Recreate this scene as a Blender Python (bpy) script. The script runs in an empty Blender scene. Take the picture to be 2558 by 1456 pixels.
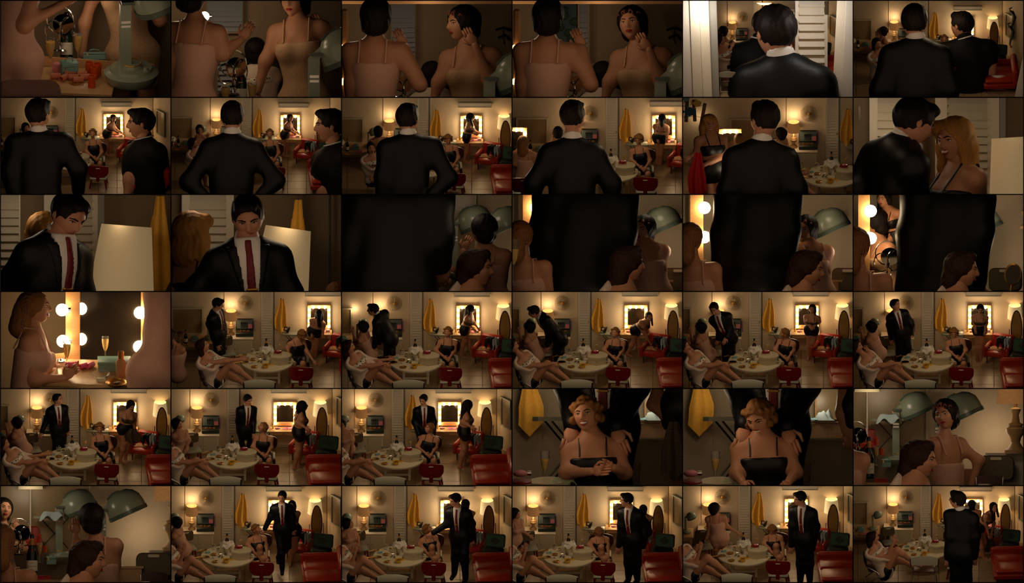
import bpy, bmesh, math, random
import numpy as np
from mathutils import Vector, Matrix

random.seed(4); np.random.seed(4)
SC = bpy.context.scene
COL = SC.collection
PI = math.pi

# ------------------------------------------------------------------ camera
TH = math.radians(23.0)                      # the camera looks down at the terraced sets
SN, CS, TN = math.sin(TH), math.cos(TH), math.tan(TH)
RIGHT = Vector((1, 0, 0)); UPV = Vector((0, SN, CS)); FWD = Vector((0, CS, -SN))
VROT = Matrix((RIGHT, UPV, -FWD)).transposed()          # columns: right, up, back
cam_d = bpy.data.cameras.new('camera'); cam_d.type = 'ORTHO'; cam_d.ortho_scale = 25.58
cam_d.clip_end = 100; cam_d.clip_start = 0.1
cam = bpy.data.objects.new('camera', cam_d); COL.objects.link(cam)
cam.matrix_world = Matrix.Translation(-FWD * 12) @ VROT.to_4x4()
SC.camera = cam
# ------------------------------------------------------------------ world + exposure
W = bpy.data.worlds.new('world'); SC.world = W; W.use_nodes = True
W.node_tree.nodes['Background'].inputs[0].default_value = (1.0, 0.70, 0.46, 1)
W.node_tree.nodes['Background'].inputs[1].default_value = 0.11
vs = SC.view_settings
vs.view_transform = 'Standard'; vs.look = 'None'; vs.exposure = 1.58; vs.gamma = 1.0; vs.use_curve_mapping = False

# ------------------------------------------------------------------ materials
def lin(c):
    return tuple(((x / 255) / 12.92 if x / 255 <= .04045 else ((x / 255 + .055) / 1.055) ** 2.4) for x in c) + (1,)
MATS = {}
def mat(name, rgb, rough=.6, metal=0., var=.12, nscale=14., bump=0., bscale=60., emit=None, estr=0., trans=0., spec=.4, alpha=1., stretch=None):
    if name in MATS: return MATS[name]
    m = bpy.data.materials.new(name); m.use_nodes = True
    nt = m.node_tree; b = nt.nodes['Principled BSDF']
    tc = nt.nodes.new('ShaderNodeTexCoord'); mp = nt.nodes.new('ShaderNodeMapping')
    if stretch: mp.inputs['Scale'].default_value = stretch
    nt.links.new(tc.outputs['Object'], mp.inputs['Vector'])
    n = nt.nodes.new('ShaderNodeTexNoise'); n.inputs['Scale'].default_value = nscale; n.inputs['Detail'].default_value = 3
    nt.links.new(mp.outputs[0], n.inputs['Vector'])
    r = nt.nodes.new('ShaderNodeMix'); r.data_type = 'RGBA'
    c = lin(rgb); r.inputs[6].default_value = tuple(x * (1 - var) for x in c[:3]) + (1,)
    r.inputs[7].default_value = tuple(min(1, x * (1 + var)) for x in c[:3]) + (1,)
    nt.links.new(n.outputs[0], r.inputs[0]); nt.links.new(r.outputs[2], b.inputs['Base Color'])
    b.inputs['Roughness'].default_value = rough; b.inputs['Metallic'].default_value = metal
    b.inputs['Specular IOR Level'].default_value = spec
    b.inputs['Transmission Weight'].default_value = trans; b.inputs['Alpha'].default_value = alpha
    if trans: b.inputs['IOR'].default_value = 1.15
    if emit:
        b.inputs['Emission Color'].default_value = lin(emit); b.inputs['Emission Strength'].default_value = estr
    if bump:
        n2 = nt.nodes.new('ShaderNodeTexNoise'); n2.inputs['Scale'].default_value = bscale
        nt.links.new(mp.outputs[0], n2.inputs['Vector'])
        bp = nt.nodes.new('ShaderNodeBump'); bp.inputs['Strength'].default_value = bump; bp.inputs['Distance'].default_value = .02
        nt.links.new(n2.outputs[0], bp.inputs['Height']); nt.links.new(bp.outputs[0], b.inputs['Normal'])
    MATS[name] = m; return m
def spotted(name, base, dot, scale, thr):
    m = mat(name, base); nt = m.node_tree; b = nt.nodes['Principled BSDF']
    v = nt.nodes.new('ShaderNodeTexVoronoi'); v.inputs['Scale'].default_value = scale
    tc = nt.nodes.new('ShaderNodeTexCoord'); nt.links.new(tc.outputs['Object'], v.inputs['Vector'])
    lt = nt.nodes.new('ShaderNodeMath'); lt.operation = 'LESS_THAN'; lt.inputs[1].default_value = thr
    nt.links.new(v.outputs['Distance'], lt.inputs[0])
    mx = nt.nodes.new('ShaderNodeMix'); mx.data_type = 'RGBA'
    mx.inputs[6].default_value = lin(base); mx.inputs[7].default_value = lin(dot)
    nt.links.new(lt.outputs[0], mx.inputs[0]); nt.links.new(mx.outputs[2], b.inputs['Base Color'])
    return m
mat('black_frame', (4, 4, 4), .9, var=0, spec=0)
mat('wall', (214, 194, 162), .85, var=.04, nscale=3, bump=.08, bscale=40)
mat('wall_hall', (222, 212, 196), .8, var=.04, bump=.1, bscale=30)
mat('wall_dim', (150, 128, 100), .85, var=.05)  # darker copy of the cream wall; the dimness is in the colour
mat('white_paint', (226, 214, 190), .5, var=.03)
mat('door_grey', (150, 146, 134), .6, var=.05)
mat('tile', (158, 132, 98), .35, var=.22, nscale=6, bump=.06)
mat('grout', (98, 82, 60), .9)
mat('base_board', (196, 176, 142), .6)
mat('wood_light', (214, 160, 104), .5, var=.2, nscale=9, stretch=(1, 1, 8), bump=.05)
mat('wood_top', (196, 156, 106), .4, var=.15, nscale=8, stretch=(6, 1, 1))
mat('wood_dark', (70, 34, 18), .4, var=.25, nscale=10)
mat('red_vinyl', (168, 46, 22), .38, var=.12, bump=.05)
mat('red_chair', (128, 22, 16), .4, var=.15)
mat('red_dress', (190, 10, 16), .6, var=.15, bump=.2, bscale=20)
mat('case_cream', (196, 184, 150), .5, var=.05)
mat('cream', (214, 204, 172), .5, var=.05)
mat('cream_table', (222, 210, 176), .35, var=.04)
mat('chair_grey', (168, 168, 146), .4, var=.08)
mat('chair_olive', (96, 84, 58), .55, var=.1)
mat('mint', (150, 160, 138), .25, var=.05, spec=.6)
mat('mint_dark', (88, 100, 88), .35, var=.05)
mat('mint_case', (128, 170, 160), .45, var=.05)
mat('chrome', (210, 206, 196), .18, 1., var=.02)
mat('steel_dark', (70, 66, 58), .4, .8)
mat('gold', (206, 150, 60), .3, .7, var=.1)
mat('mustard', (226, 172, 40), .4)
mat('yellow_cloth', (240, 178, 66), .8, var=.18, nscale=10, bump=.3, bscale=14)
mat('green_case', (38, 52, 44), .5)
mat('green_lining', (58, 92, 72), .7)
mat('case_blue', (92, 104, 100), .6)
mat('pink', (214, 130, 140), .6); mat('hot_pink', (230, 96, 130), .5)
mat('lilac', (150, 100, 130), .7)
mat('orange', (232, 96, 22), .35, trans=.2)
mat('roller', (204, 120, 88), .6); mat('roller_dark', (150, 84, 56), .6)
mat('black_cloth', (14, 12, 12), .75, var=.3); mat('black_gloss', (8, 8, 8), .2)
mat('white_cloth', (226, 220, 204), .85, bump=.2, bscale=18)
mat('blue_cloth', (170, 184, 186), .85, bump=.2, bscale=18)
mat('tan_cloth', (190, 140, 96), .85, bump=.2, bscale=18)
mat('lace', (166, 178, 146), .85, var=.3, nscale=40)
mat('suit', (7, 7, 8), .5, var=.25, bump=.35, bscale=5, spec=.25)
mat('polo', (9, 9, 11), .7, var=.2, spec=.2)
mat('shirt', (226, 220, 212), .75, var=.03); mat('tie', (104, 14, 20), .5, var=.15)
mat('skin', (190, 134, 100), .5, var=.06, nscale=5, spec=.3)
mat('skin_man', (192, 136, 106), .5, var=.06, nscale=5, spec=.3)
mat('lip', (150, 22, 26), .35); mat('lip_man', (150, 84, 70), .5); mat('eye_white', (215, 205, 190), .3)
mat('iris', (28, 18, 12), .2); mat('brow', (30, 18, 12), .8); mat('teeth', (236, 230, 216), .3)
for nm, rgb in (('hair_black', (22, 13, 9)), ('hair_brown', (44, 20, 12)), ('hair_blond', (176, 124, 58)), ('hair_dark_blond', (132, 88, 44))):
    mat(nm, rgb, .6, spec=.22, var=.45, nscale=9, stretch=(6, 6, 1), bump=.5, bscale=12)
mat('net', (150, 106, 84), .7)
mat('blush', (208, 160, 136), .7, var=.08, bump=.08)
mat('blush_lace', (196, 156, 116), .7, var=.3, nscale=30, bump=.2)
mat('robe', (226, 204, 182), .8, var=.06, bump=.3, bscale=9)
spotted('dotted', (226, 214, 190), (24, 16, 12), 16, .3)
spotted('leopard', (84, 66, 44), (18, 13, 9), 42, .36)
mat('black_satin', (10, 9, 9), .5, var=.2)
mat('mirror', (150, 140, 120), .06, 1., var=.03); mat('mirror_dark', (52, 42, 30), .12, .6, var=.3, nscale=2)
mat('mirror_painted_robe', (206, 160, 84), .3, 0., var=.35, nscale=3)  # matte glass; the yellow robe's reflection is painted into its colour
mat('mirror_painted_room', (168, 142, 102), .28, 0., var=.15, nscale=1.2)  # matte glass; a warm room reflection is painted into its colour
mat('shade_linen', (196, 148, 100), .9, var=.3, nscale=60, emit=(235, 160, 90), estr=.045)
mat('shade_white', (236, 222, 186), .9, var=.03, emit=(255, 216, 150), estr=.10)
mat('shade_big', (226, 204, 160), .9, var=.04, emit=(255, 212, 150), estr=.06)
mat('bulb', (255, 244, 220), .3, var=0, emit=(255, 222, 170), estr=9.)
mat('bulb_off', (250, 235, 205), .2, var=0, emit=(255, 205, 140), estr=1.1)
mat('lamp_base', (176, 142, 92), .6, var=.2)
mat('glass', (250, 250, 245), .05, trans=.92, var=0); mat('champagne', (240, 196, 96), .15, trans=.12)
mat('bottle_green', (14, 34, 16), .12, var=.1); mat('foil_gold', (206, 146, 72), .4, .4); mat('paper', (222, 214, 196), .7, var=.03)
mat('ink', (40, 32, 26), .8); mat('seal_red', (170, 20, 24), .5)
mat('iron_metal', (90, 92, 88), .25, .8)
mat('board', (150, 150, 128), .8)
mat('fish_blue', (30, 86, 112), .5, var=.25); mat('fish_yellow', (206, 170, 70), .5, var=.2); mat('fish_teal', (110, 160, 160), .5)
mat('drift', (110, 80, 50), .8, var=.25)
mat('wire_art', (158, 138, 104), .5, .5)
mat('cobalt', (120, 170, 175), .5); mat('foliage', (40, 58, 38), .8, var=.5); mat('outside', (60, 74, 82), .9, var=.4, nscale=5)
mat('window_slat', (150, 152, 158), .6, var=.04)
def smoke_mat():
    m = bpy.data.materials.new('smoke'); m.use_nodes = True; nt = m.node_tree; nt.nodes.remove(nt.nodes['Principled BSDF'])
    v = nt.nodes.new('ShaderNodeVolumePrincipled'); n = nt.nodes.new('ShaderNodeTexNoise'); n.inputs['Scale'].default_value = 9
    r = nt.nodes.new('ShaderNodeMapRange'); r.inputs[1].default_value = .4; r.inputs[2].default_value = .8; r.inputs[4].default_value = 4.
    nt.links.new(n.outputs[0], r.inputs[0]); nt.links.new(r.outputs[0], v.inputs['Density'])
    nt.links.new(v.outputs[0], nt.nodes['Material Output'].inputs['Volume']); MATS['smoke'] = m
smoke_mat()

# ------------------------------------------------------------------ mesh building
class MB:
    """collects geometry; each face carries a material index"""
    def __init__(s): s.v = []; s.f = []; s.m = []
    def add(s, vs_, fs, mi=0, M=None):
        o = len(s.v)
        if M is not None: vs_ = [M @ Vector(p) for p in vs_]
        s.v.extend([tuple(p) for p in vs_]); s.f.extend([tuple(i + o for i in f) for f in fs]); s.m.extend([mi] * len(fs)); return s
    def box(s, cx, cy, z0, wx, wy, h, mi=0, M=None, bev=0.):
        x, y = wx / 2, wy / 2; b = min(bev, x * .9, y * .9, h * .45)
        if b <= 0:
            p = [(cx + a * x, cy + c * y, z0 + e * h) for e in (0, 1) for a, c in ((-1, -1), (1, -1), (1, 1), (-1, 1))]
            return s.add(p, [(3, 2, 1, 0), (4, 5, 6, 7)] + [(i, (i + 1) % 4, (i + 1) % 4 + 4, i + 4) for i in range(4)], mi, M)
        rings = []
        for zz, d in ((0, b), (b, 0), (h - b, 0), (h, b)):
            X, Y = x - d, y - d; c = b
            X0, Y0 = max(X - c, .2 * X), max(Y - c, .2 * Y)
            rings.append([(cx + px, cy + py, z0 + zz) for px, py in ((-X0, -Y), (X0, -Y), (X, -Y0), (X, Y0), (X0, Y), (-X0, Y), (-X, Y0), (-X, -Y0))])
        return s.rings(rings, mi, M, cap=True)
    def rings(s, rs, mi=0, M=None, cap=False, close=True):
        n = len(rs[0]); p = [q for r in rs for q in r]; f = []
        for k in range(len(rs) - 1):
            for i in range(n if close else n - 1):
                j = (i + 1) % n; f.append((k * n + i, k * n + j, (k + 1) * n + j, (k + 1) * n + i))
        if cap: f.append(tuple(range(n))[::-1]); f.append(tuple((len(rs) - 1) * n + i for i in range(n)))
        return s.add(p, f, mi, M)
    def lathe(s, prof, n=20, mi=0, M=None, cap=True, c=(0, 0, 0), sx=1., sy=1.):
        rs = [[(c[0] + sx * r * math.cos(2 * PI * i / n), c[1] + sy * r * math.sin(2 * PI * i / n), c[2] + z) for i in range(n)] for r, z in prof]
        return s.rings(rs, mi, M, cap=cap)
    def tube(s, pts, r, n=6, mi=0, M=None, closed=False):
        pts = [Vector(p) for p in pts]; rs = []; N = len(pts)
        rr = r if isinstance(r, (list, tuple)) else [r] * N
        for i, p in enumerate(pts):
            a = pts[(i - 1) % N] if (closed or i) else p; b = pts[(i + 1) % N] if (closed or i < N - 1) else p
            t = (b - a).normalized() if (b - a).length > 1e-9 else Vector((0, 0, 1))
            u = t.cross(Vector((0, 0, 1))) if abs(t.z) < .9 else t.cross(Vector((0, 1, 0)))
            u.normalize(); w = t.cross(u)
            rs.append([p + (u * math.cos(2 * PI * k / n) + w * math.sin(2 * PI * k / n)) * rr[i] for k in range(n)])
        if closed: rs.append(rs[0])
        return s.rings(rs, mi, M, cap=not closed)
    def ball(s, c, r, n=12, k=8, mi=0, M=None):
        r = r if isinstance(r, (tuple, list)) else (r, r, r)
        rs = [[(c[0] + r[0] * math.sin(PI * j / k) * math.cos(2 * PI * i / n), c[1] + r[1] * math.sin(PI * j / k) * math.sin(2 * PI * i / n), c[2] - r[2] * math.cos(PI * j / k)) for i in range(n)] for j in range(1, k)]
        o = MB().rings(rs, mi); nv = len(o.v)
        o.v += [(c[0], c[1], c[2] - r[2]), (c[0], c[1], c[2] + r[2])]
        for i in range(n):
            j = (i + 1) % n; o.f += [(nv, j, i), (nv + 1, (k - 2) * n + i, (k - 2) * n + j)]; o.m += [mi] * 2
        return s.add(o.v, o.f, mi, M)
    def prism(s, poly, y0, y1, mi=0, M=None):
        """polygon in x,z pushed along y"""
        n = len(poly); p = [(x, y0, z) for x, z in poly] + [(x, y1, z) for x, z in poly]
        return s.add(p, [tuple(range(n)), tuple(range(n, 2 * n))[::-1]] + [(i, i + n, (i + 1) % n + n, (i + 1) % n) for i in range(n)], mi, M)
    def slab(s, poly, z0, z1, mi=0, M=None):
        n = len(poly); p = [(x, y, z0) for x, y in poly] + [(x, y, z1) for x, y in poly]
        return s.add(p, [tuple(range(n))[::-1], tuple(range(n, 2 * n))] + [(i, (i + 1) % n, (i + 1) % n + n, i + n) for i in range(n)], mi, M)
    def cloth(s, fn, nu=14, nv=14, mi=0, thick=.006, M=None):
        p = [Vector(fn(i / nu, j / nv)) for j in range(nv + 1) for i in range(nu + 1)]; k = nu + 1; q = []
        for j in range(nv + 1):
            for i in range(nu + 1):
                a = p[j * k + min(i + 1, nu)] - p[j * k + max(i - 1, 0)]; b = p[min(j + 1, nv) * k + i] - p[max(j - 1, 0) * k + i]
                nn = a.cross(b); nn = nn.normalized() if nn.length > 1e-9 else Vector((0, 0, 1)); q.append(p[j * k + i] - nn * thick)
        N = len(p); f = []
        for j in range(nv):
            for i in range(nu):
                a = j * k + i; f += [(a, a + 1, a + k + 1, a + k), (a + N, a + k + N, a + k + 1 + N, a + 1 + N)]
        bd = [i for i in range(k)] + [j * k + nu for j in range(1, nv + 1)] + [nv * k + i for i in range(nu - 1, -1, -1)] + [j * k for j in range(nv - 1, 0, -1)]
        for a, b in zip(bd, bd[1:] + bd[:1]): f.append((b, a, a + N, b + N))
        return s.add(p + q, f, mi, M)
    def mesh(s, name, mats, smooth=False):
        me = bpy.data.meshes.new(name); me.from_pydata(s.v, [], s.f)
        for m in ([mats] if isinstance(mats, str) else mats): me.materials.append(MATS[m])
        me.polygons.foreach_set('material_index', np.array(s.m, dtype=np.int32))
        if smooth:
            me.polygons.foreach_set('use_smooth', np.ones(len(s.f), dtype=bool))
            if smooth != 'all':
                try: me.set_sharp_from_angle(angle=.7)
                except Exception: pass
        me.update(); return me

def N(name, mb=None, m='white_paint', kids=(), smooth=True, M=None, label=None, stuff=False):
    """a node of a thing: name, mesh, children, own matrix"""
    return dict(name=name, me=(mb.mesh(name, m, smooth) if isinstance(mb, MB) else mb), kids=list(kids), M=M, label=label, stuff=stuff)

CLIP = []; ORD = ('first', 'second', 'third', 'fourth', 'fifth', 'sixth')
def put(node, cell, M, label=None, cat=None, group=None, kind=None):
    def mk(nd, parent, world):
        o = bpy.data.objects.new(nd['name'], nd['me']); COL.objects.link(o)
        mw = world @ nd['M'] if nd['M'] is not None else world
        if parent: o.parent = parent[0]; o.matrix_parent_inverse = parent[1].inverted(); o.matrix_basis = mw
        else: o.matrix_basis = mw
        if nd['label']: o['label'] = nd['label']
        if nd['stuff']: o['kind'] = 'stuff'
        if nd['me'] is not None: CLIP.append((o, cell, mw))
        for k in nd['kids']: mk(k, (o, mw), mw)
        return o
    o = mk(node, None, M)
    if node['name'] == 'cloth' and cat: o.name = cat.replace(' ', '_')
    if label: o['label'] = (f"{label}, {ORD[cell.c]} still in {ORD[cell.r]} row" if cell else label)
    if cat: o['category'] = cat
    if group: o['group'] = group
    if kind: o['kind'] = kind
    return o

OX = [0, 427, 853, 1280, 1706, 2132]; OY = [0, 243, 486, 728, 971, 1214]
class Cell:
    def __init__(s, r, c, sc=1., tx=0., ty=0., d0=2.2):
        s.r, s.c, s.s, s.tx, s.ty = r, c, sc, tx, ty
        s.xa, s.xb = (2.4 + 426 * c - 1279) / 100, (2.4 + 426 * c + 423.4 - 1279) / 100
        s.ub, s.ua = (728 - (2.2 + 242.4 * r)) / 100, (728 - (2.2 + 242.4 * r + 239.6)) / 100
        s.floor_at(ty + sc * 240, d0)
    def floor_at(s, py, d): s.z0 = s.P(0, py, d).z
    def P(s, px, py, d):
        return RIGHT * ((OX[s.c] + px - 1279) / 100) + UPV * ((728 - OY[s.r] - py) / 100) + FWD * d
    def T(s, x, y): return s.tx + s.s * x, s.ty + s.s * y         # reference layout -> this still
    def F(s, px, py, z=0.):
        p = s.P(px, py, 0); return p + FWD * ((p.z - s.z0 - z) / SN)
    def V(s, px, py, y):
        p = s.P(px, py, 0); return p + FWD * ((y - p.y) / CS)
    def fd(s, py): return (s.F(0, py)).dot(FWD)
def TR(p, rz=0., sc=1., rx=0., ry=0., view=False):
    m = Matrix.Translation(p)
    if view: m = m @ (VROT @ Matrix(((1, 0, 0), (0, 0, 1), (0, -1, 0)))).to_4x4()   # local x right, y away, z up on the picture
    sc = sc if isinstance(sc, (tuple, list)) else (sc, sc, sc)
    return m @ Matrix.Rotation(rz, 4, 'Z') @ Matrix.Rotation(rx, 4, 'X') @ Matrix.Rotation(ry, 4, 'Y') @ Matrix.Diagonal(sc + (1,))
def light(name, p, w, col=(1, .72, .42), r=.06):
    d = bpy.data.lights.new(name, 'POINT'); d.energy = w; d.color = col; d.shadow_soft_size = r
    o = bpy.data.objects.new(name, d); COL.objects.link(o); o.location = p; return o

def clip_all():
    for o, c, mw in CLIP:
        if c is None: continue
        me = o.data; n = len(me.vertices)
        if n == 0: continue
        bb = np.array([tuple(mw @ Vector(b)) for b in o.bound_box])
        X = bb[:, 0]; U = bb @ np.array(UPV); dd = bb @ np.array(FWD)
        e = .004
        if X.min() > c.xb or X.max() < c.xa or U.min() > c.ub or U.max() < c.ua: o['_gone'] = 1; continue
        planes = []
        if X.min() < c.xa - e: planes.append((RIGHT * c.xa, -RIGHT))
        if X.max() > c.xb + e: planes.append((RIGHT * c.xb, RIGHT))
        if U.min() < c.ua - e: planes.append((UPV * c.ua, -UPV))
        if U.max() > c.ub + e: planes.append((UPV * c.ub, UPV))
        if dd.min() < .11: planes.append((FWD * .11, -FWD))
        if not planes: continue
        bm = bmesh.new(); bm.from_mesh(me); bm.transform(mw)
        for co, no in planes:
            g = bm.verts[:] + bm.edges[:] + bm.faces[:]
            bmesh.ops.bisect_plane(bm, geom=g, plane_co=co, plane_no=no, clear_outer=True)
        if len(bm.faces) == 0: bm.free(); o['_gone'] = 1; continue
        bm.transform(mw.inverted()); m2 = me.copy(); bm.to_mesh(m2); bm.free(); o.data = m2
    for lvl in range(3):
        for o in [o for o, c, m in CLIP]:
            try:
                if o.get('_gone') and not o.children: bpy.data.objects.remove(o)
            except ReferenceError: pass
        CLIP[:] = [x for x in CLIP if _alive(x[0])]
    for o in list(COL.objects):
        if o.type == 'EMPTY' and not o.children: bpy.data.objects.remove(o)
        elif o.get('_gone'):      # nothing of it is inside: keep only its visible parts under an Empty
            e = bpy.data.objects.new(o.name, None); COL.objects.link(e); e.matrix_world = o.matrix_basis if not o.parent else o.matrix_world
            for k in ('label', 'category', 'group', 'kind'):
                if k in o: e[k] = o[k]
            for ch in list(o.children): ch.parent = e
            e.parent = o.parent; bpy.data.objects.remove(o)
def _alive(o):
    try: o.name; return True
    except ReferenceError: return False
# ------------------------------------------------------------------ organic surfaces (blended solids -> one skin)
def snet(f, org, h):
    s = f < 0
    c8 = [s[i:i + s.shape[0] - 1, j:j + s.shape[1] - 1, k:k + s.shape[2] - 1] for i in (0, 1) for j in (0, 1) for k in (0, 1)]
    allin = np.logical_and.reduce(c8); anyin = np.logical_or.reduce(c8)
    cm = anyin & ~allin
    idx = np.argwhere(cm)
    if len(idx) == 0: return np.zeros((0, 3)), np.zeros((0, 4), int)
    vid = -np.ones(cm.shape, int); vid[cm] = np.arange(len(idx))
    acc = np.zeros((len(idx), 3)); cnt = np.zeros(len(idx))
    I, J, K = idx.T
    for ax in range(3):
        for a in (0, 1):
            for b in (0, 1):
                o0 = [0, 0, 0]; oth = [q for q in range(3) if q != ax]; o0[oth[0]] = a; o0[oth[1]] = b; o1 = list(o0); o1[ax] = 1
                v0 = f[I + o0[0], J + o0[1], K + o0[2]]; v1 = f[I + o1[0], J + o1[1], K + o1[2]]
                m = (v0 < 0) != (v1 < 0); t = np.where(m, v0 / np.where(m, v0 - v1, 1), 0)
                p = np.tile(np.array(o0, float), (len(idx), 1)); p[:, ax] = t
                acc[m] += p[m]; cnt[m] += 1
    V = (idx + acc / cnt[:, None]) * h + org
    F = []
    for ax in range(3):
        n = [f.shape[q] for q in range(3)]; oth = [q for q in range(3) if q != ax]
        sl0 = [slice(1, n[q] - 1) for q in range(3)]; sl1 = list(sl0); sl0[ax] = slice(0, n[ax] - 1); sl1[ax] = slice(1, n[ax])
        a = s[tuple(sl0)]; b = s[tuple(sl1)]
        e = np.argwhere(a != b)
        if len(e) == 0: continue
        flip = a[tuple(e.T)]
        g = e.copy()
        for q in oth: g[:, q] += 1
        def cid(d0, d1):
            t = g.copy(); t[:, oth[0]] += d0; t[:, oth[1]] += d1; return vid[tuple(t.T)]
        q4 = np.stack([cid(-1, -1), cid(0, -1), cid(0, 0), cid(-1, 0)], 1)
        if ax == 1: flip = ~flip
        q4[~flip] = q4[~flip][:, ::-1]
        F.append(q4[(q4 >= 0).all(1)])
    return V, (np.concatenate(F) if F else np.zeros((0, 4), int))

def grow(prims, h, k, infl=0., cuts=(), fn=None):
    """prims: ('c',p0,p1,r0,r1) or ('e',c,radii,axes) in world space"""
    lo = np.full(3, 1e9); hi = -lo; pr = []
    for q in prims:
        if q[0] == 'c':
            p0, p1 = np.array(q[1]), np.array(q[2]); r = max(q[3], q[4]) + infl
            a, b = np.minimum(p0, p1) - r, np.maximum(p0, p1) + r
        else:
            cc = np.array(q[1]); r = max(q[2]) + infl; a, b = cc - r, cc + r
        pr.append((q, a, b)); lo = np.minimum(lo, a); hi = np.maximum(hi, b)
    lo -= 3 * h; hi += 3 * h
    n = np.maximum(np.ceil((hi - lo) / h).astype(int) + 1, 4)
    f = np.full(tuple(n), 1e3)
    for q, a, b in pr:
        i0 = np.maximum(((a - k - 2 * h - lo) / h).astype(int), 0); i1 = np.minimum(((b + k + 2 * h - lo) / h).astype(int) + 2, n)
        g = [lo[x] + h * np.arange(i0[x], i1[x]) for x in range(3)]
        X, Y, Z = np.meshgrid(*g, indexing='ij', sparse=True)
        if q[0] == 'c':
            p0, p1 = np.array(q[1]), np.array(q[2]); d = p1 - p0; L = max(d @ d, 1e-9)
            t = np.clip(((X - p0[0]) * d[0] + (Y - p0[1]) * d[1] + (Z - p0[2]) * d[2]) / L, 0, 1)
            D = np.sqrt((X - p0[0] - t * d[0]) ** 2 + (Y - p0[1] - t * d[1]) ** 2 + (Z - p0[2] - t * d[2]) ** 2) - (q[3] + (q[4] - q[3]) * t) - infl
        else:
            cc = np.array(q[1]); R = np.array(q[2]) + infl; A = q[3]; dx, dy, dz = X - cc[0], Y - cc[1], Z - cc[2]; D = 0
            for x in range(3):
                D = D + ((dx * A[x][0] + dy * A[x][1] + dz * A[x][2]) / R[x]) ** 2
            D = (np.sqrt(D) - 1) * min(R)
        sl = tuple(slice(i0[x], i1[x]) for x in range(3)); A0 = f[sl]
        if k > 0:
            hh = np.maximum(k - np.abs(A0 - D), 0) / k; f[sl] = np.minimum(A0, D) - hh * hh * k * .25
        else: f[sl] = np.minimum(A0, D)
    if cuts or fn:
        g = [lo[x] + h * np.arange(n[x]) for x in range(3)]; X, Y, Z = np.meshgrid(*g, indexing='ij', sparse=True)
        for p0, nn in cuts: f = np.maximum(f, (X - p0[0]) * nn[0] + (Y - p0[1]) * nn[1] + (Z - p0[2]) * nn[2])
        if fn: f = fn(f, X, Y, Z)
    V, F = snet(f, lo, h)
    return V, F

def head_mb(hi, woman, smile):
    """head of height 1; x side, y face, z up, centre at origin; slots 0 skin 1 lips 2 eyes 3 iris 4 brow 5 teeth"""
    nu, nv = (52, 44) if hi else (26, 22)
    def bump(x, z):
        ax = abs(x); g = lambda a, b: math.exp(-a * a - b * b)
        d = 0.
        if z < .12: d += (.115 * min(1, max(0, (.12 - z) / .24)) if z > -.13 else .115 * max(0, 1 - (-.13 - z) / .05)) * math.exp(-(x / (.045 + .02 * (z < -.05))) ** 2)
        d -= .035 * g((ax - .14) / .075, (z - .02) / .045)
        d += .02 * g((ax - .12) / .1, (z - .11) / .04)
        d += .03 * g(x / .1, (z + .245) / .035) - .022 * g(x / .11, (z + .25) / .012)
        d += .05 * g(x / .11, (z + .42) / .07) + .018 * g((ax - .2) / .09, (z + .1) / .1)
        return d
    def pt(ux, uy, uz):
        jaw = max(0, -uz); w = .355 * (1 - .34 * jaw ** 1.6); x = ux * w
        y = uy * (.40 if uy > 0 else .47) + .02; z = uz * .5
        if uy < 0: y *= 1 - .35 * jaw
        if uy > 0: y += bump(x, z) * min(1, uy * 2.2)
        return (x, y, z)
    o = MB(); rs = []
    for j in range(1, nv):
        ph = PI * j / nv
        rs.append([pt(math.sin(ph) * math.sin(a), math.sin(ph) * math.cos(a), -math.cos(ph)) for a in ((2 * PI * (i / nu + .12 * math.sin(4 * PI * i / nu) / (4 * PI) * -1) if False else 2 * PI * i / nu) for i in range(nu))])
    o.rings([r[::-1] for r in rs], 0, cap=True)
    def sy(x, z):
        q = 1 - (x / .34) ** 2 - (z / .5) ** 2; return .40 * math.sqrt(max(.02, q)) + .02 + bump(x, z)
    for sd in (-1, 1):
        o.ball((sd * .345, -.03, -.02), (.035, .075, .12), 8, 6, 0)
        ex = sd * .142; o.ball((ex, sy(ex, .015) - .018, .015), (.062, .034, .027 if woman else .022), 10, 6, 2)
        o.ball((ex, sy(ex, .015) + .004, .015), (.026, .016, .024), 8, 6, 3)
        o.tube([(sd * .055, sy(sd * .055, .085) + .006, .085), (sd * .14, sy(sd * .14, .125) + .004, .12 if woman else .105), (sd * .235, sy(sd * .235, .09) + .01, .085)], [.016, .017, .006] if woman else [.022, .024, .012], 5, 4)
        o.tube([(sd * .08, sy(sd * .08, .03) + .012, .028), (ex, sy(ex, .045) + .012, .046), (sd * .215, sy(sd * .215, .03) + .016, .036)], [.005, .010, .009], 5, 4)   # lashes
    zz = -.245; up = .03 if smile else .004; wd = .125 if smile else .1
    arc = lambda t, dz: (wd * t, sy(wd * t, zz) + .008, zz + up * t * t + dz * (1 - t * t * .9))
    o.tube([arc(t, .02 + (.016 if smile else 0)) for t in (-1, -.6, -.25, 0, .25, .6, 1)], [.004, .015, .02, .016, .02, .015, .004], 6, 1)
    o.tube([arc(t, -.026 - (.024 if smile else 0)) for t in (-1, -.5, 0, .5, 1)], [.004, .02, .026, .02, .004], 6, 1)
    if smile: o.tube([arc(t, -.002) for t in (-.85, -.4, 0, .4, .85)], [.008, .03, .034, .03, .008], 6, 5)
    return o

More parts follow.
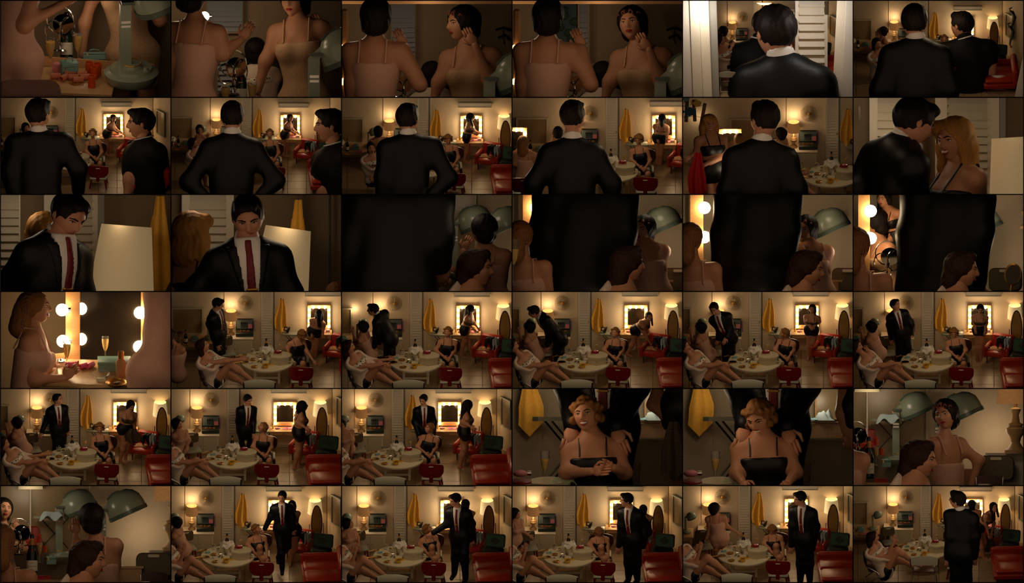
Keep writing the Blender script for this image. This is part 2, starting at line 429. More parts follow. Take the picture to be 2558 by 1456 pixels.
def hair_vf(kind, h):
    I = ((1, 0, 0), (0, 1, 0), (0, 0, 1)); e = lambda c, r: ('e', c, r, I); P = []; face = True
    if kind == 'short': P = [e((0, -.045, .11), (.385, .47, .445)), e((.02, .27, .38), (.27, .2, .15))]
    elif kind == 'bob': P = [e((0, -.1, .1), (.45, .53, .48)), e((0, -.24, -.22), (.40, .33, .3))]
    elif kind == 'long':
        P = [e((0, -.06, .1), (.42, .48, .46)), ('c', (.3, -.1, 0), (.33, .02, -1.05), .17, .1), ('c', (-.3, -.1, 0), (-.33, .02, -1.0), .17, .1), ('c', (0, -.34, 0), (0, -.42, -1.25), .3, .18)]
    elif kind == 'wavy':
        P = [e((0, -.06, .12), (.46, .5, .47)), e((.36, -.08, -.2), (.2, .3, .4)), e((-.36, -.08, -.2), (.2, .3, .4)), e((.36, 0, -.6), (.17, .24, .28)), e((-.36, 0, -.6), (.17, .24, .28)), e((0, -.32, -.4), (.4, .24, .5)), e((.24, .24, .32), (.22, .2, .2))]
    elif kind == 'mid':
        P = [e((0, -.08, .1), (.42, .5, .46)), e((0, -.32, -.35), (.36, .3, .5)), e((0, .2, .42), (.22, .2, .14)), e((0, -.42, -.75), (.3, .22, .35))]
    elif kind == 'snood': P = [e((0, -.08, .1), (.42, .5, .46)), ('c', (0, -.38, -.05), (0, -.5, -.55), .32, .38)]
    elif kind == 'curls':
        P = [e((0, -.06, .1), (.39, .46, .44))]
        for a in range(11):
            t = 2 * PI * a / 11; P.append(('c', (.34 * math.sin(t) - .06, .36 * math.cos(t) - .02, .3 - .1 * (1 - math.cos(t))), (.34 * math.sin(t) + .06, .36 * math.cos(t) - .04, .31 - .1 * (1 - math.cos(t))), .1, .1))
        for a in range(8):
            t = PI * (.35 + 1.3 * a / 7); P.append(e((.4 * math.sin(t), .42 * math.cos(t), -.12), (.11, .11, .13)))
        P.append(e((0, .05, .46), (.2, .18, .12)))
    zc = {'short': -.26, 'curls': -.3}.get(kind)
    def fn(f, X, Y, Z):
        fc = (np.sqrt((X / .345) ** 2 + ((Y - .42) / .36) ** 2 + ((Z + .2) / (.5 if kind != 'short' else .54)) ** 2) - 1) * .34
        f = np.maximum(f, -fc)
        low = (np.sqrt((X / .29) ** 2 + ((Y - .2) / .36) ** 2 + ((Z + .62) / .4) ** 2) - 1) * .28
        f = np.maximum(f, -low)
        if zc is not None: f = np.maximum(f, zc - Z - .25 * np.minimum(Y, 0) * 0 + .0)
        if kind == 'short': f = np.maximum(f, (Y * .55 - Z - .33) * .8)
        n = .012 * np.sin(X * 34 + np.sin(Z * 9) * 2) * np.cos(Z * 6 + Y * 21)
        return f + n
    return grow(P, h, .06, fn=fn)
HEADS = {}; HAIRS = {}
def hand_mb(o, wr, dr, nr, k, curl=.5, mi=0, point=False):
    """palm, four unequal fingers in two bends, thumb from the side of the palm"""
    dr = dr.normalized(); nr = (nr - dr * nr.dot(dr)); nr = nr.normalized() if nr.length > 1e-6 else dr.orthogonal().normalized(); sd = dr.cross(nr)
    A = Matrix((sd, dr, nr)).transposed().to_4x4(); A.translation = wr
    o.ball((0, .045 * k, 0), (.038 * k, .055 * k, .016 * k), 10, 6, mi, A)
    for i, (x, L) in enumerate(((-.028, .068), (-.010, .078), (.009, .073), (.027, .058))):
        c = .15 if (point and i == 0) else curl
        p0 = Vector((x, .085, 0)); a = c * .9; p1 = p0 + Vector((x * .12, math.cos(a), -math.sin(a))) * L * .5
        p2 = p1 + Vector((0, math.cos(a * 2.1), -math.sin(a * 2.1))) * L * .32; p3 = p2 + Vector((0, math.cos(a * 2.8), -math.sin(a * 2.8))) * L * .24
        o.tube([p * k for p in (p0, p1, p2, p3)], [.0095 * k, .009 * k, .008 * k, .0055 * k], 6, mi, A)
    t0 = Vector((-.028, .02, -.004)); t1 = Vector((-.055, .05, -.016)); t2 = Vector((-.056, .082, -.026 - .02 * curl))
    o.tube([p * k for p in (t0, t1, t2)], [.012 * k, .0105 * k, .006 * k], 6, mi, A)

def seg(p0, p1, t): return p0 + (p1 - p0) * t
def fig(cell, J, s, d, label, face=0, look=None, outfit='slip', hair=('bob', 'hair_black'), sex='f', ax='room', ref=True, smile=False, curl=(.5, .5),
        cols=None, cat='person', res=1., rollers=0, bulk=1., palm=None):
    """J: joints as picture points (x, y, extra depth in metres); s: picture pixels per metre; d: view depth of the pelvis"""
    k = (s * (cell.s if ref else 1)) / 100.
    pv0 = J['pv']
    def W_(q):
        dd = q[2] if len(q) > 2 else 0.
        x, y = (cell.T(q[0], q[1]) if ref else q[:2]); yp = (cell.T(0, pv0[1])[1] if ref else pv0[1])
        return cell.P(x, y, d + dd * k + ((y - yp) / 100 * TN if ax == 'room' else 0))
    up = Vector((0, 0, 1)) if ax == 'room' else UPV.copy(); bk = Vector((0, 1, 0)) if ax == 'room' else FWD.copy()
    def fv(a): a = math.radians(a); return RIGHT * math.sin(a) - bk * math.cos(a)
    F = fv(face); pv = W_(J['pv']); nk = W_(J['nk']); hd = W_(J['hd'])
    spine = (nk - pv).normalized(); side = F.cross(spine).normalized() * -1; Fc = side.cross(spine).normalized() * -1
    if Fc.dot(F) < 0: Fc = -Fc
    side = spine.cross(Fc).normalized()           # towards screen right when facing the viewer
    FL = 1 if side.x + .2 * side.dot(bk) > 0 else -1   # a / l stay on the picture's left (or nearer) side
    men = sex == 'm'; sw = (.162 if men else .155) * bulk
    ch = seg(pv, nk, .68) + Fc * .01 * k
    A3 = (tuple(side), tuple(Fc), tuple(spine))
    P = []
    def cp(tag, a, b, r0, r1): P.append((tag, ('c', tuple(a), tuple(b), r0 * k, r1 * k)))
    def el(tag, c, r, AA=A3): P.append((tag, ('e', tuple(c), tuple(x * k for x in r), AA)))
    cp('neck', nk - spine * .03 * k, seg(nk, hd, .75), .058 if men else .047, .055 if men else .043)
    el('chest', ch, ((.16 if men else .15) * bulk, .11 * bulk, .175 if men else .19))
    el('waist', seg(pv, nk, .34), ((.15 if men else .118) * bulk, .1 * bulk, .17))
    el('pelvis', pv, ((.165 if men else .168) * bulk, .115 * bulk, .13))
    if not men:
        for sg in (-1, 1): el('bust', ch + Fc * .085 * k + side * sg * .07 * k - spine * .02 * k, (.066, .06, .066))
    arm = 1.12 if men else 1.
    limbs = {}
    for tag, sg in (('a', -FL), ('b', FL)):
        sh = W_(J[tag + 's']) if tag + 's' in J else nk - spine * (.105 if men else .065) * k + side * sg * sw * k
        cp('sho', nk - spine * .05 * k, sh, .055, .048 * arm)
        if tag + 'e' in J:
            e_ = W_(J[tag + 'e']); w_ = W_(J[tag + 'w']); limbs[tag] = (sh, e_, w_)
            cp('ua' + tag, sh, e_, .05 * arm, .038 * arm); cp('fa' + tag, e_, w_, .039 * arm, .026 * arm)
    legs = {}
    for tag, sg in (('l', -FL), ('r', FL)):
        if tag + 'k' in J:
            hp = pv + side * sg * .085 * k - spine * .04 * k; kn = W_(J[tag + 'k'])
            cp('th' + tag, hp, kn, .088, .056)
            if tag + 'a' in J:
                an = W_(J[tag + 'a']); mid = seg(kn, an, .3); legs[tag] = (hp, kn, an)
                cp('ca' + tag, kn, mid, .054, .056); cp('ca' + tag, mid, an, .056, .034)
                toe = W_(J[tag + 't']) if tag + 't' in J else an + fv(J.get('toe', (face,))[0]) * .16 * k - up * .05 * k
                cp('ft' + tag, an - up * .025 * k, toe, .036, .026)
    # ---- skin
    o = MB(); h = .0165 * k * res
    hid = set()
    V, Fa = grow([q for t, q in P], h * (1.45 if men else 1.), .05 * k)
    o.v = [tuple(x) for x in V]; o.f = [tuple(x) for x in Fa]; o.m = [0] * len(o.f)
    look = look or (face, 0, 0); ya, pi_, ro = look; pi_ += 13 if ax == 'room' else 0
    fd_ = fv(ya); hside = fd_.cross(up).normalized() * -1
    fd2 = fd_ * math.cos(math.radians(pi_)) + up * math.sin(math.radians(pi_)); hu = fd2.cross(hside).normalized()
    if hu.dot(up) < 0: hu = -hu
    R_ = Matrix.Rotation(math.radians(ro), 3, fd2); hu = R_ @ hu; hs = fd2.cross(hu)
    HH = (.235 if men else .225) * k; HM = Matrix((hs, fd2, hu)).transposed().to_4x4(); HM.translation = hd
    hik = HH > .34
    key = (hik, men, smile)
    if key not in HEADS: HEADS[key] = head_mb(hik, not men, smile)
    hb = HEADS[key]; HS = HM @ Matrix.Scale(HH, 4)
    base = len(o.v); arr = np.array(hb.v) * HH; arr = arr @ np.array(HM.to_3x3()).T + np.array(hd)
    o.v += [tuple(x) for x in arr]; o.f += [tuple(i + base for i in f) for f in hb.f]; o.m += hb.m
    for tag, cu in zip(('a', 'b'), curl):
        if tag in limbs and cu is not None:
            sh, e_, w_ = limbs[tag]
            dr = (W_(J[tag + 'h']) - w_) if tag + 'h' in J else (w_ - e_)
            hand_mb(o, w_, dr, (palm[0 if tag == 'a' else 1] if palm else -FWD), k * (1.05 if men else .92), cu)
    sk = 'skin_man' if men else 'skin'
    slots = [sk, 'lip_man' if men else 'lip', 'eye_white', 'iris', 'brow', 'teeth']
    node = N('person', o, slots, smooth='all')
    # ---- hair
    if hair:
        hk = (hair[0], hik)
        if hk not in HAIRS: HAIRS[hk] = hair_vf(hair[0], .034 if hik else .055)
        V, Fa = HAIRS[hk]; hm = MB(); hm.v = [tuple(x) for x in V]; hm.f = [tuple(x) for x in Fa]; hm.m = [0] * len(hm.f)
        ck = ('hair', hk, hair[1])
        if ck not in HAIRS: HAIRS[ck] = hm.mesh('hair', hair[1], 'all')
        hn = N('hair', HAIRS[ck], M=HS); node['kids'].append(hn)
        if hair[0] == 'snood':
            nb = MB()
            for i in range(11):
                z = .35 - i * .11; rr = .43 * math.sqrt(max(.05, 1 - ((z - .05) / .52) ** 2)) if z > -.1 else .4 * (1 - max(0, (-.62 - z)) * 1.5)
                yo = -.08 if z > -.05 else -.08 + (z + .05) * .45
                nb.tube([(rr * 1.02 * math.cos(t), yo - rr * 1.06 * abs(math.sin(t)) - .03, z + .04 * math.sin(6 * t)) for t in np.linspace(0, PI, 15)], .008, 4)
            for i in range(13):
                t = PI * (i + .5) / 13
                nb.tube([(.43 * math.cos(t) * q, (-.12 if z > -.05 else -.1 + (z + .05) * .45) - .41 * math.sin(t) * q, z) for z, q in ((.44, .35), (.3, .75), (.1, 1.03), (-.2, .98), (-.5, .98), (-.75, .8), (-.9, .4))], .008, 4)
            node['kids'].append(N('hair_net', nb, 'net', M=HS))
        for i in range(rollers):
            t = (-.95 + 1.9 * i / max(1, rollers - 1)) * .95
            rb = MB().lathe([(.045, -.075), (.065, -.075), (.065, .075), (.045, .075), (.045, -.075)], 10, cap=False)
            node['kids'].append(N('hair_roller', rb, 'roller_dark', M=HS @ Matrix.Translation((.33 * math.sin(t), .36 * math.cos(t) - .02, .36 - .12 * abs(math.sin(t)))) @ Matrix.Rotation(-t, 4, 'Z') @ Matrix.Rotation(PI / 2 - .5, 4, 'X')))
    # ---- clothes
    def part(tags, frac=None):
        out = []
        for t, q in P:
            if t in tags:
                if frac and t in frac and q[0] == 'c':
                    a, b = Vector(q[1]), Vector(q[2]); u = frac[t]; q = ('c', q[1], tuple(seg(a, b, u)), q[3], q[3] + (q[4] - q[3]) * u)
                out.append(q)
        return out
    def wear(name, m, prims, infl, cuts=(), fn=None, hh=1., kb=.05):
        if not prims: return
        V, Fa = grow(prims, h * hh, kb * k, infl * k, [(np.array(p), np.array(n)) for p, n in cuts], fn)
        if len(Fa) == 0: return
        g = MB(); g.v = [tuple(x) for x in V]; g.f = [tuple(x) for x in Fa]; g.m = [0] * len(g.f)
        node['kids'].append(N(name, g, m, smooth='all'))
    torso = {'chest', 'waist', 'pelvis', 'bust'}
    top_cut = lambda z: ((nk - spine * z * k, spine),)
    c1, c2 = (cols or {}).get('top', None), (cols or {}).get('bottom', None)
    if outfit in ('suit', 'polo'):
        sl = {'sho', 'uaa', 'uab', 'faa', 'fab'}; jm = 'suit' if outfit == 'suit' else 'polo'
        neckcut = ((nk + spine * .005 * k, (spine * .8 + (-Fc if False else Fc) * .6).normalized()),)
        hem = ('e', tuple(pv - spine * .05 * k), (.165 * k * bulk, .115 * k * bulk, .16 * k), A3)
        jp = part(torso | (sl if outfit == 'suit' else {'sho', 'uaa', 'uab'}), {'faa': .93, 'fab': .93, 'uaa': .98 if outfit == 'suit' else .72, 'uab': .98 if outfit == 'suit' else .72}) + ([hem] if outfit == 'suit' else [])
        cc = np.array(nk - spine * .02 * k); S_, F_, U_ = np.array(side), np.array(Fc), np.array(spine)
        def region(wid, top, bot, tap, X, Y, Z):
            a = (X - cc[0]) * S_[0] + (Y - cc[1]) * S_[1] + (Z - cc[2]) * S_[2]; b = (X - cc[0]) * F_[0] + (Y - cc[1]) * F_[1] + (Z - cc[2]) * F_[2]
            z = (X - cc[0]) * U_[0] + (Y - cc[1]) * U_[1] + (Z - cc[2]) * U_[2]
            t = np.clip((min(top, .0) * k - z) / ((min(top, .0) - bot) * k), 0, 1); w = (wid * (1 - t) + tap * t) * k
            return np.maximum(np.abs(a) - w, np.maximum((.02 * k - b) if top < .1 else (.0 - b), np.maximum(z - top * k, bot * k - z)))
        wear('jacket' if outfit == 'suit' else 'polo_shirt', jm, jp, .021, fn=(lambda f, X, Y, Z: np.maximum(f, -region(.068, .2, -.42, .028, X, Y, Z))) if outfit == 'suit' else None)
        wear('trousers', 'suit', part({'pelvis', 'thl', 'thr', 'cal', 'car'}), .02 if outfit == 'suit' else .025)
        wear('shoes', 'black_gloss', part({'ftl', 'ftr'}), .012)
        nd = (hd - nk).normalized()
        wear('shirt_collar', 'shirt' if outfit == 'suit' else 'polo', part({'neck'}), .012, ((nk + nd * .04 * k, (nd * .9 + Fc * .45).normalized()), (nk - nd * .03 * k, -nd)), hh=.7, kb=.01)
        if outfit == 'polo': wear('collar_stripe', 'shirt', part({'neck'}), .027, ((nk + nd * .028 * k, nd), (nk + nd * .016 * k, -nd)), hh=.5, kb=.01)
        if outfit == 'suit':
            def vee(wid, top, bot, tap): return lambda f, X, Y, Z: np.maximum(f, region(wid, top, bot, tap, X, Y, Z))
            wear('shirt', 'shirt', part({'chest', 'waist', 'sho', 'neck'}), .026, fn=vee(.07, .045, -.42, .03), hh=.75)
            wear('tie', 'tie', part({'chest', 'waist', 'sho', 'neck'}), .034, fn=vee(.018, .03, -.42, .03), hh=.6)
            def lapel(sg):
                v0 = vee(.125, -.0, -.34, .035); 
                def fn(f, X, Y, Z):
                    a = sg * ((X - cc[0]) * S_[0] + (Y - cc[1]) * S_[1] + (Z - cc[2]) * S_[2]); z = (X - cc[0]) * U_[0] + (Y - cc[1]) * U_[1] + (Z - cc[2]) * U_[2]
                    t = np.clip(-z / (.34 * k), 0, 1); return np.maximum(v0(f, X, Y, Z), (.062 * (1 - t) + .028 * t) * k - a)
                return fn
            if Fc.dot(bk) < .3:
                for sg in (-1, 1): wear('lapel', 'suit', part({'chest', 'waist', 'sho'}), .031, fn=lapel(sg), hh=.75)
            wear('tie_clip', 'gold', part({'chest', 'waist'}), .038, fn=vee(.034, -.235, -.25, .034), hh=.5)
    elif outfit == 'robe':
        wear('robe', 'robe', part(torso | {'sho', 'uaa', 'uab', 'faa', 'fab'}, {'faa': .55, 'fab': .55}) , .035, ((nk + spine * .0 * k, (spine * .6 + Fc * .8).normalized()),))
        wear('dotted_trim', 'dotted', part({'chest', 'bust'}), .046, ((nk - spine * .07 * k, spine), (nk - spine * .125 * k, -spine)), hh=.8)
        wear('shorts', 'black_satin', part({'pelvis', 'thl', 'thr'}, {'thl': .22, 'thr': .22}), .016)
    elif outfit == 'slip':
        m = c1 or 'blush'
        wear('slip', m, part(torso | {'thl', 'thr'}, {'thl': (cols or {}).get('len', .42), 'thr': (cols or {}).get('len', .42)}), .014, top_cut((cols or {}).get('neck', .13)))
        for sg in (-1, 1):
            st = MB().tube([ch + side * sg * .085 * k + Fc * .13 * k + spine * .03 * k, nk + side * sg * .085 * k + Fc * .05 * k + spine * .012 * k, nk + side * sg * .085 * k - Fc * .05 * k + spine * .012 * k, ch + side * sg * .085 * k - Fc * .12 * k + spine * .03 * k], .006 * k, 5)
            node['kids'].append(N('strap', st, m))
    elif outfit == 'two':
        wear('top', c1 or 'black_satin', part({'chest', 'bust'}), .012, ((nk - spine * .13 * k, spine), (nk - spine * .27 * k, -spine)))
        wear('shorts', c2 or 'black_satin', part({'pelvis', 'waist', 'thl', 'thr'}, {'thl': .2, 'thr': .2}), .014, ((seg(pv, nk, .3), spine),))
        for sg in (-1, 1):
            st = MB().tube([ch + side * sg * .075 * k + Fc * .15 * k, nk + side * sg * .08 * k + Fc * .05 * k + spine * .012 * k, nk + side * sg * .08 * k - Fc * .05 * k + spine * .012 * k, ch + side * sg * .075 * k - Fc * .12 * k], .007 * k, 5)
            node['kids'].append(N('strap', st, c1 or 'black_satin'))
    near = min(min(Vector(q[1]).dot(FWD), Vector(q[2]).dot(FWD) if q[0] == 'c' else 1e9) - (max(q[3], q[4]) if q[0] == 'c' else min(q[2]) * 1.1) for t, q in P)
    return put(node, cell, Matrix.Translation(FWD * max(0, .2 + .03 * k - near)), label, cat)
# ------------------------------------------------------------------ things (local x right, y away, z up; 1 = 100 picture px)
TREES = {}
def tree(fn):
    def g(*a):
        k = (fn.__name__,) + a
        if k not in TREES: TREES[k] = fn(*a)
        return TREES[k]
    return g
def E(name, *kids): return N(name, None, kids=kids)
RX, RZ, TL = (lambda a: Matrix.Rotation(a, 4, 'X')), (lambda a: Matrix.Rotation(a, 4, 'Z')), (lambda *p: Matrix.Translation(p))
RY = lambda a: Matrix.Rotation(a, 4, 'Y')

@tree
def table_lamp():
    b = MB().lathe([(0, 0), (.09, 0), (.09, .03), (.06, .05), (.035, .09), (.045, .13), (.075, .17), (.078, .2), (.05, .22), (.06, .225), (.06, .24), (.035, .25), (.025, .31), (.04, .35), (.045, .36), (.015, .375), (.012, .46)], 18)
    sh = MB().lathe([(.155, .40), (.135, .64), (.130, .64), (.150, .40)], 26, cap=False)
    rg = MB().tube([(.131 * math.cos(t), .131 * math.sin(t), .638) for t in np.linspace(0, 2 * PI, 25)[:-1]], .004, 4, closed=True); rg.tube([(-.13, 0, .63), (.13, 0, .63)], .003, 4)
    bu = MB().ball((0, 0, .53), .035)
    return E('table_lamp', N('lamp_base', b, 'lamp_base'), N('lamp_shade', sh, 'shade_linen'), N('shade_ring', rg, 'lamp_base'), N('bulb', bu, 'bulb'))
@tree
def floor_lamp():
    b = MB().lathe([(.12, 0), (.12, .02), (.03, .03), (.014, .05), (.014, 1.1)], 16)
    sh = MB().lathe([(.20, .98), (.165, 1.35), (.160, 1.35), (.195, .98)], 26, cap=False)
    return E('floor_lamp', N('pole', b, 'white_paint'), N('lamp_shade', sh, 'shade_white'))
@tree
def sunburst():
    pt = MB().tube([(.022 * math.sin(2 * PI * i / 14) * (1.0 if 3 < i < 11 else .7), 0, .03 + .085 * (1 - math.cos(2 * PI * i / 14))) for i in range(14)], .0034, 4, closed=True).mesh('petal', 'wire_art', True)
    return E('sunburst_wall_art', N('disc', MB().ball((0, -.01, 0), (.034, .012, .034)), 'gold'), *[N('petal', pt, M=RY(2 * PI * i / 28)) for i in range(28)])
@tree
def cabinet():
    b = MB().box(0, 0, 0, .78, .42, .47); tp = MB().box(0, -.01, .47, .82, .46, .03, bev=.008)
    kid = [N('body', b, 'cream'), N('top', tp, 'white_paint')]
    for sg in (-1, 1):
        kid.append(N('door', MB().box(sg * .19, -.215, .03, .37, .015, .42, bev=.004), 'cream', [N('knob', MB().ball((sg * .05, -.235, .22), .014, 8, 6), 'chrome')]))
    return E('cabinet', *kid)
@tree
def makeup_case():
    k = [N('tray', MB().box(0, 0, 0, .44, .28, .09, bev=.008), 'green_case')]
    lid = MB().box(0, 0, 0, .44, .05, .27, bev=.008); li = MB().box(0, -.03, .02, .40, .012, .23)
    ML = TL(0, .15, .09) @ RX(-.12)
    k.append(N('lid', lid, 'green_case', [N('lid_lining', li, 'case_blue')], M=ML))
    for i in range(4): k.append(N('brush', MB().tube([(-.08 + .045 * i, -.05, .05), (-.08 + .045 * i, -.05, .14)], .006, 5).tube([(-.08 + .045 * i, -.05, .14), (-.08 + .045 * i, -.05, .19)], [.008, .014], 6), 'black_gloss', M=ML))
    k.append(N('compact', MB().box(.14, -.05, .03, .1, .02, .11, bev=.005), 'pink', M=ML))
    k.append(N('ribbon', MB().tube([(.2, -.04, .27), (.235, -.02, .2), (.24, -.02, .05), (.245, -.05, -.06)], .014, 5), 'lilac', M=ML))
    for i in range(9): k.append(N('lipstick', MB().lathe([(.012, .08), (.012, .12), (.004, .13)], 8, c=(-.17 + .035 * i, -.05 + .02 * (i % 3), 0)), 'gold' if i % 3 else 'seal_red'))
    return E('makeup_case', *k)
def louver(w, h, n, side=.04, slat='white_paint', fr='white_paint', ang=-.6, rails=.05):
    key = ('lv', w, h, n, slat)
    if key in TREES: return TREES[key]
    f = MB()
    f = [N('stile', MB().box(sx * (w / 2 - side / 2), 0, 0, side, .05, h), fr, smooth=False) for sx in (-1, 1)] + [N('rail', MB().box(0, 0, z, w - 2 * side, .05, rails), fr, smooth=False) for z in (0, h - rails)]
    sp = (h - 2 * rails) / n; sm = MB().box(0, 0, -sp * .62, w - 2 * side, .006 + sp * .05, sp * 1.24, M=None).mesh('slat', slat)
    ks = [N('slat', sm, M=TL(0, 0, rails + sp * (i + .5)) @ RX(ang)) for i in range(n)]
    TREES[key] = E('louvered_panel', *f, *ks); return TREES[key]
@tree
def hanging_cloth(w, h, seed, m='yellow_cloth', nm='hanging_robe'):
    def fn(u, v):
        t = .35 + .65 * min(1, v * 1.6); x = (u - .5) * w * t; zz = -h * v * (1 - .22 * abs(u - .45) * 2 * (v > .2))
        return (x + .02 * math.sin(v * 5 + seed), -.03 - .03 * math.sin(u * 13 + seed) * min(1, .3 + v), zz)
    if nm != 'hanging_robe': return N(nm, MB().cloth(fn, 20, 22, thick=.01), m)
    return E('hanging_robe', N('cloth', MB().cloth(fn, 20, 22, thick=.01), m), N('hook', MB().tube([(0, .02, .0), (0, -.05, .0), (0, -.06, .04)], .008, 5), 'steel_dark'))
@tree
def ironing_board():
    poly = [(-.28, -.05), (-.2, -.08), (.3, -.09), (.32, 0), (.3, .09), (-.2, .08), (-.28, .05)]
    k = [N('board_top', MB().slab(poly, .42, .45), 'board')]
    for a, b in ((-.18, .2), (.2, -.18)):
        k.append(N('leg', MB().tube([(a, -.06, .42), (b, -.06, 0), (b, .06, 0), (a, .06, .42)], .008, 5), 'steel_dark'))
    return E('ironing_board', *k)
@tree
def flat_iron():
    b = MB().prism([(-.07, 0), (.05, 0), (.03, .03), (-.02, .05), (-.065, .05)], -.035, .035)
    return E('clothes_iron', N('sole', b, 'iron_metal', M=TL(0, 0, .07) @ RY(-1.25)), N('handle', MB().tube([(-.05, 0, .05), (-.045, 0, .1), (.02, 0, .105), (.03, 0, .05)], .013, 6), 'black_gloss', M=TL(0, 0, .07) @ RY(-1.25)))
@tree
def draped(w, d, h, m, seed):
    def fn(u, v):
        x = (u - .5) * 2; y = (v - .5) * 2; r = max(abs(x), abs(y)); dr = max(0, r - .55)
        return (x * w * (1 - .25 * dr) + .02 * math.sin(9 * v + seed), y * d * (1 - .25 * dr) + .02 * math.sin(8 * u + seed), h - dr * h * 2.1 * (.75 + .25 * math.sin(5 * x + 4 * y + seed)) + .012 * math.sin(11 * u + 3 * v + seed))
    return N('cloth', MB().cloth(fn, 18, 18, thick=.008), m)
@tree
def crumple(w, d, h, m, seed):
    rnd = random.Random(seed); ph = [rnd.uniform(0, 6) for _ in range(6)]
    def fn(u, v):
        x = (u - .5) * w * (1 + .12 * math.sin(9 * v + ph[0])); y = (v - .5) * d * (1 + .12 * math.sin(8 * u + ph[1]))
        e = min(u, 1 - u, v, 1 - v) * 4; e = min(1, e)
        return (x, y, .008 + h * e * (.55 + .3 * math.sin(7 * u + ph[2]) * math.sin(6 * v + ph[3]) + .15 * math.sin(15 * u + 9 * v + ph[4])))
    return N('cloth', MB().cloth(fn, 20, 20, thick=.008), m)
@tree
def bulb_mirror(w, h, nt, ns, fw):
    f = [N('side_rail', MB().box(sx * (w / 2 - fw / 2), 0, 0, fw, .06, h, bev=.006), 'wood_light') for sx in (-1, 1)]
    f2 = MB().box(0, 0, 0, w - 2 * fw, .06, fw); f3 = MB().box(0, 0, h - fw, w - 2 * fw, .06, fw)
    bm = MB().ball((0, -.03 - fw * .42, 0), fw * .40, 12, 8).mesh('bulb', 'bulb', True); so = MB().lathe([(fw * .24, 0), (fw * .24, .03)], 10, M=TL(0, -.03, 0) @ RX(PI / 2)).mesh('socket', 'chrome', True)
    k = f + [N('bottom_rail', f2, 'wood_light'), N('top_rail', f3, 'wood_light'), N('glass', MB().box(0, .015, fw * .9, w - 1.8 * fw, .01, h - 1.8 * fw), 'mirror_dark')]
    pos = [(-w / 2 + w * (i + 1) / (nt + 1), h - fw / 2) for i in range(nt)] + [(sx * (w / 2 - fw / 2), h * .12 + (h * .7) * i / max(1, ns - 1)) for sx in (-1, 1) for i in range(ns)]
    for x, z in pos: k.append(N('bulb', bm, M=TL(x, 0, z), kids=[N('socket', so, M=TL(x, 0, z) if False else TL(0, 0, 0))]))
    return E('bulb_mirror', *k)
@tree
def vanity_table(w, d, h):
    k = [N('top', MB().box(0, 0, h - .03, w, d, .03, bev=.006), 'wood_top'), N('apron', MB().box(0, -.0, h - .11, w * .94, d * .86, .08), 'wood_top')]
    lg = MB().rings([[(-.02, -.02, 0), (.02, -.02, 0), (.02, .02, 0), (-.02, .02, 0)], [(-.03, -.03, h - .1), (.03, -.03, h - .1), (.03, .03, h - .1), (-.03, .03, h - .1)]], cap=True).mesh('leg', 'wood_top')
    for sx in (-1, 1):
        for sy in (-1, 1): k.append(N('leg', lg, M=TL(sx * (w / 2 - .06), sy * (d / 2 - .06), 0)))
    k.append(N('drawer', MB().box(0, -d * .43 - .005, h - .10, w * .4, .012, .06, bev=.003), 'wood_top', [N('knob', MB().ball((0, -d * .43 - .02, h - .07), .012, 8, 6), 'steel_dark')]))
    return E('vanity_table', *k)
@tree
def cheval_mirror():
    n = 36; pts = [(.13 * math.cos(2 * PI * i / n), 0, .72 + .46 * math.sin(2 * PI * i / n)) for i in range(n)]
    fr = MB().tube(pts, .014, 6, closed=True); gl = MB().prism([(p[0] * .97, .72 + (p[2] - .72) * .99) for p in pts], -.004, .004)
    st = MB().tube([(-.17, .03, 0), (-.17, .02, .7)], .01, 5).tube([(.17, .03, 0), (.17, .02, .7)], .01, 5).tube([(-.17, -.12, .01), (-.17, .14, .01)], .012, 5).tube([(.17, -.12, .01), (.17, .14, .01)], .012, 5).tube([(-.17, .02, .12), (.17, .02, .12)], .009, 5)
    return E('cheval_mirror', N('oval_frame', fr, 'wood_dark'), N('mirror_glass', gl, 'mirror_painted_robe'), N('stand', st, 'wood_dark'))
@tree
def armchair():
    k = [N('seat', MB().box(0, -.02, .2, .52, .5, .14, bev=.03), 'red_vinyl'), N('backrest', MB().box(0, .24, .24, .56, .12, .42, bev=.04, M=TL(0, 0, 0) @ RX(-.12)), 'red_vinyl')]
    for sx in (-1, 1): k.append(N('armrest', MB().box(sx * .3, -.02, .16, .09, .5, .3, bev=.03), 'red_vinyl'))
    lg = MB().lathe([(.012, 0), (.022, .18)], 8).mesh('leg', 'wood_dark', True)
    for sx in (-1, 1):
        for sy in (-1, 1): k.append(N('leg', lg, M=TL(sx * .25, sy * .2, 0)))
    return E('armchair', *k)
@tree
def sofa():
    k = [N('seat_base', MB().box(0, 0, .12, 1.0, 1.5, .16, bev=.03), 'red_vinyl'), N('backrest', MB().box(.5, 0, .18, .2, 1.5, .55, bev=.06), 'red_vinyl', [N('button', MB().ball((.395, .1 - .3 * i, .55), .018, 8, 6), 'red_vinyl') for i in range(3)])]
    k += [N('seat_cushion', MB().box(-.02, y, .28, .86, .66, .12, bev=.04), 'red_vinyl') for y in (-.37, .31)]
    k.append(N('armrest', MB().box(-.02, .72, .12, .98, .14, .4, bev=.05), 'red_vinyl'))
    lg = MB().lathe([(.012, 0), (.022, .13)], 8).mesh('leg', 'wood_dark', True)
    k += [N('leg', lg, M=TL(sx * .42, sy * .68, 0)) for sx in (-1, 1) for sy in (-1, 1)]
    return E('sofa', *k)
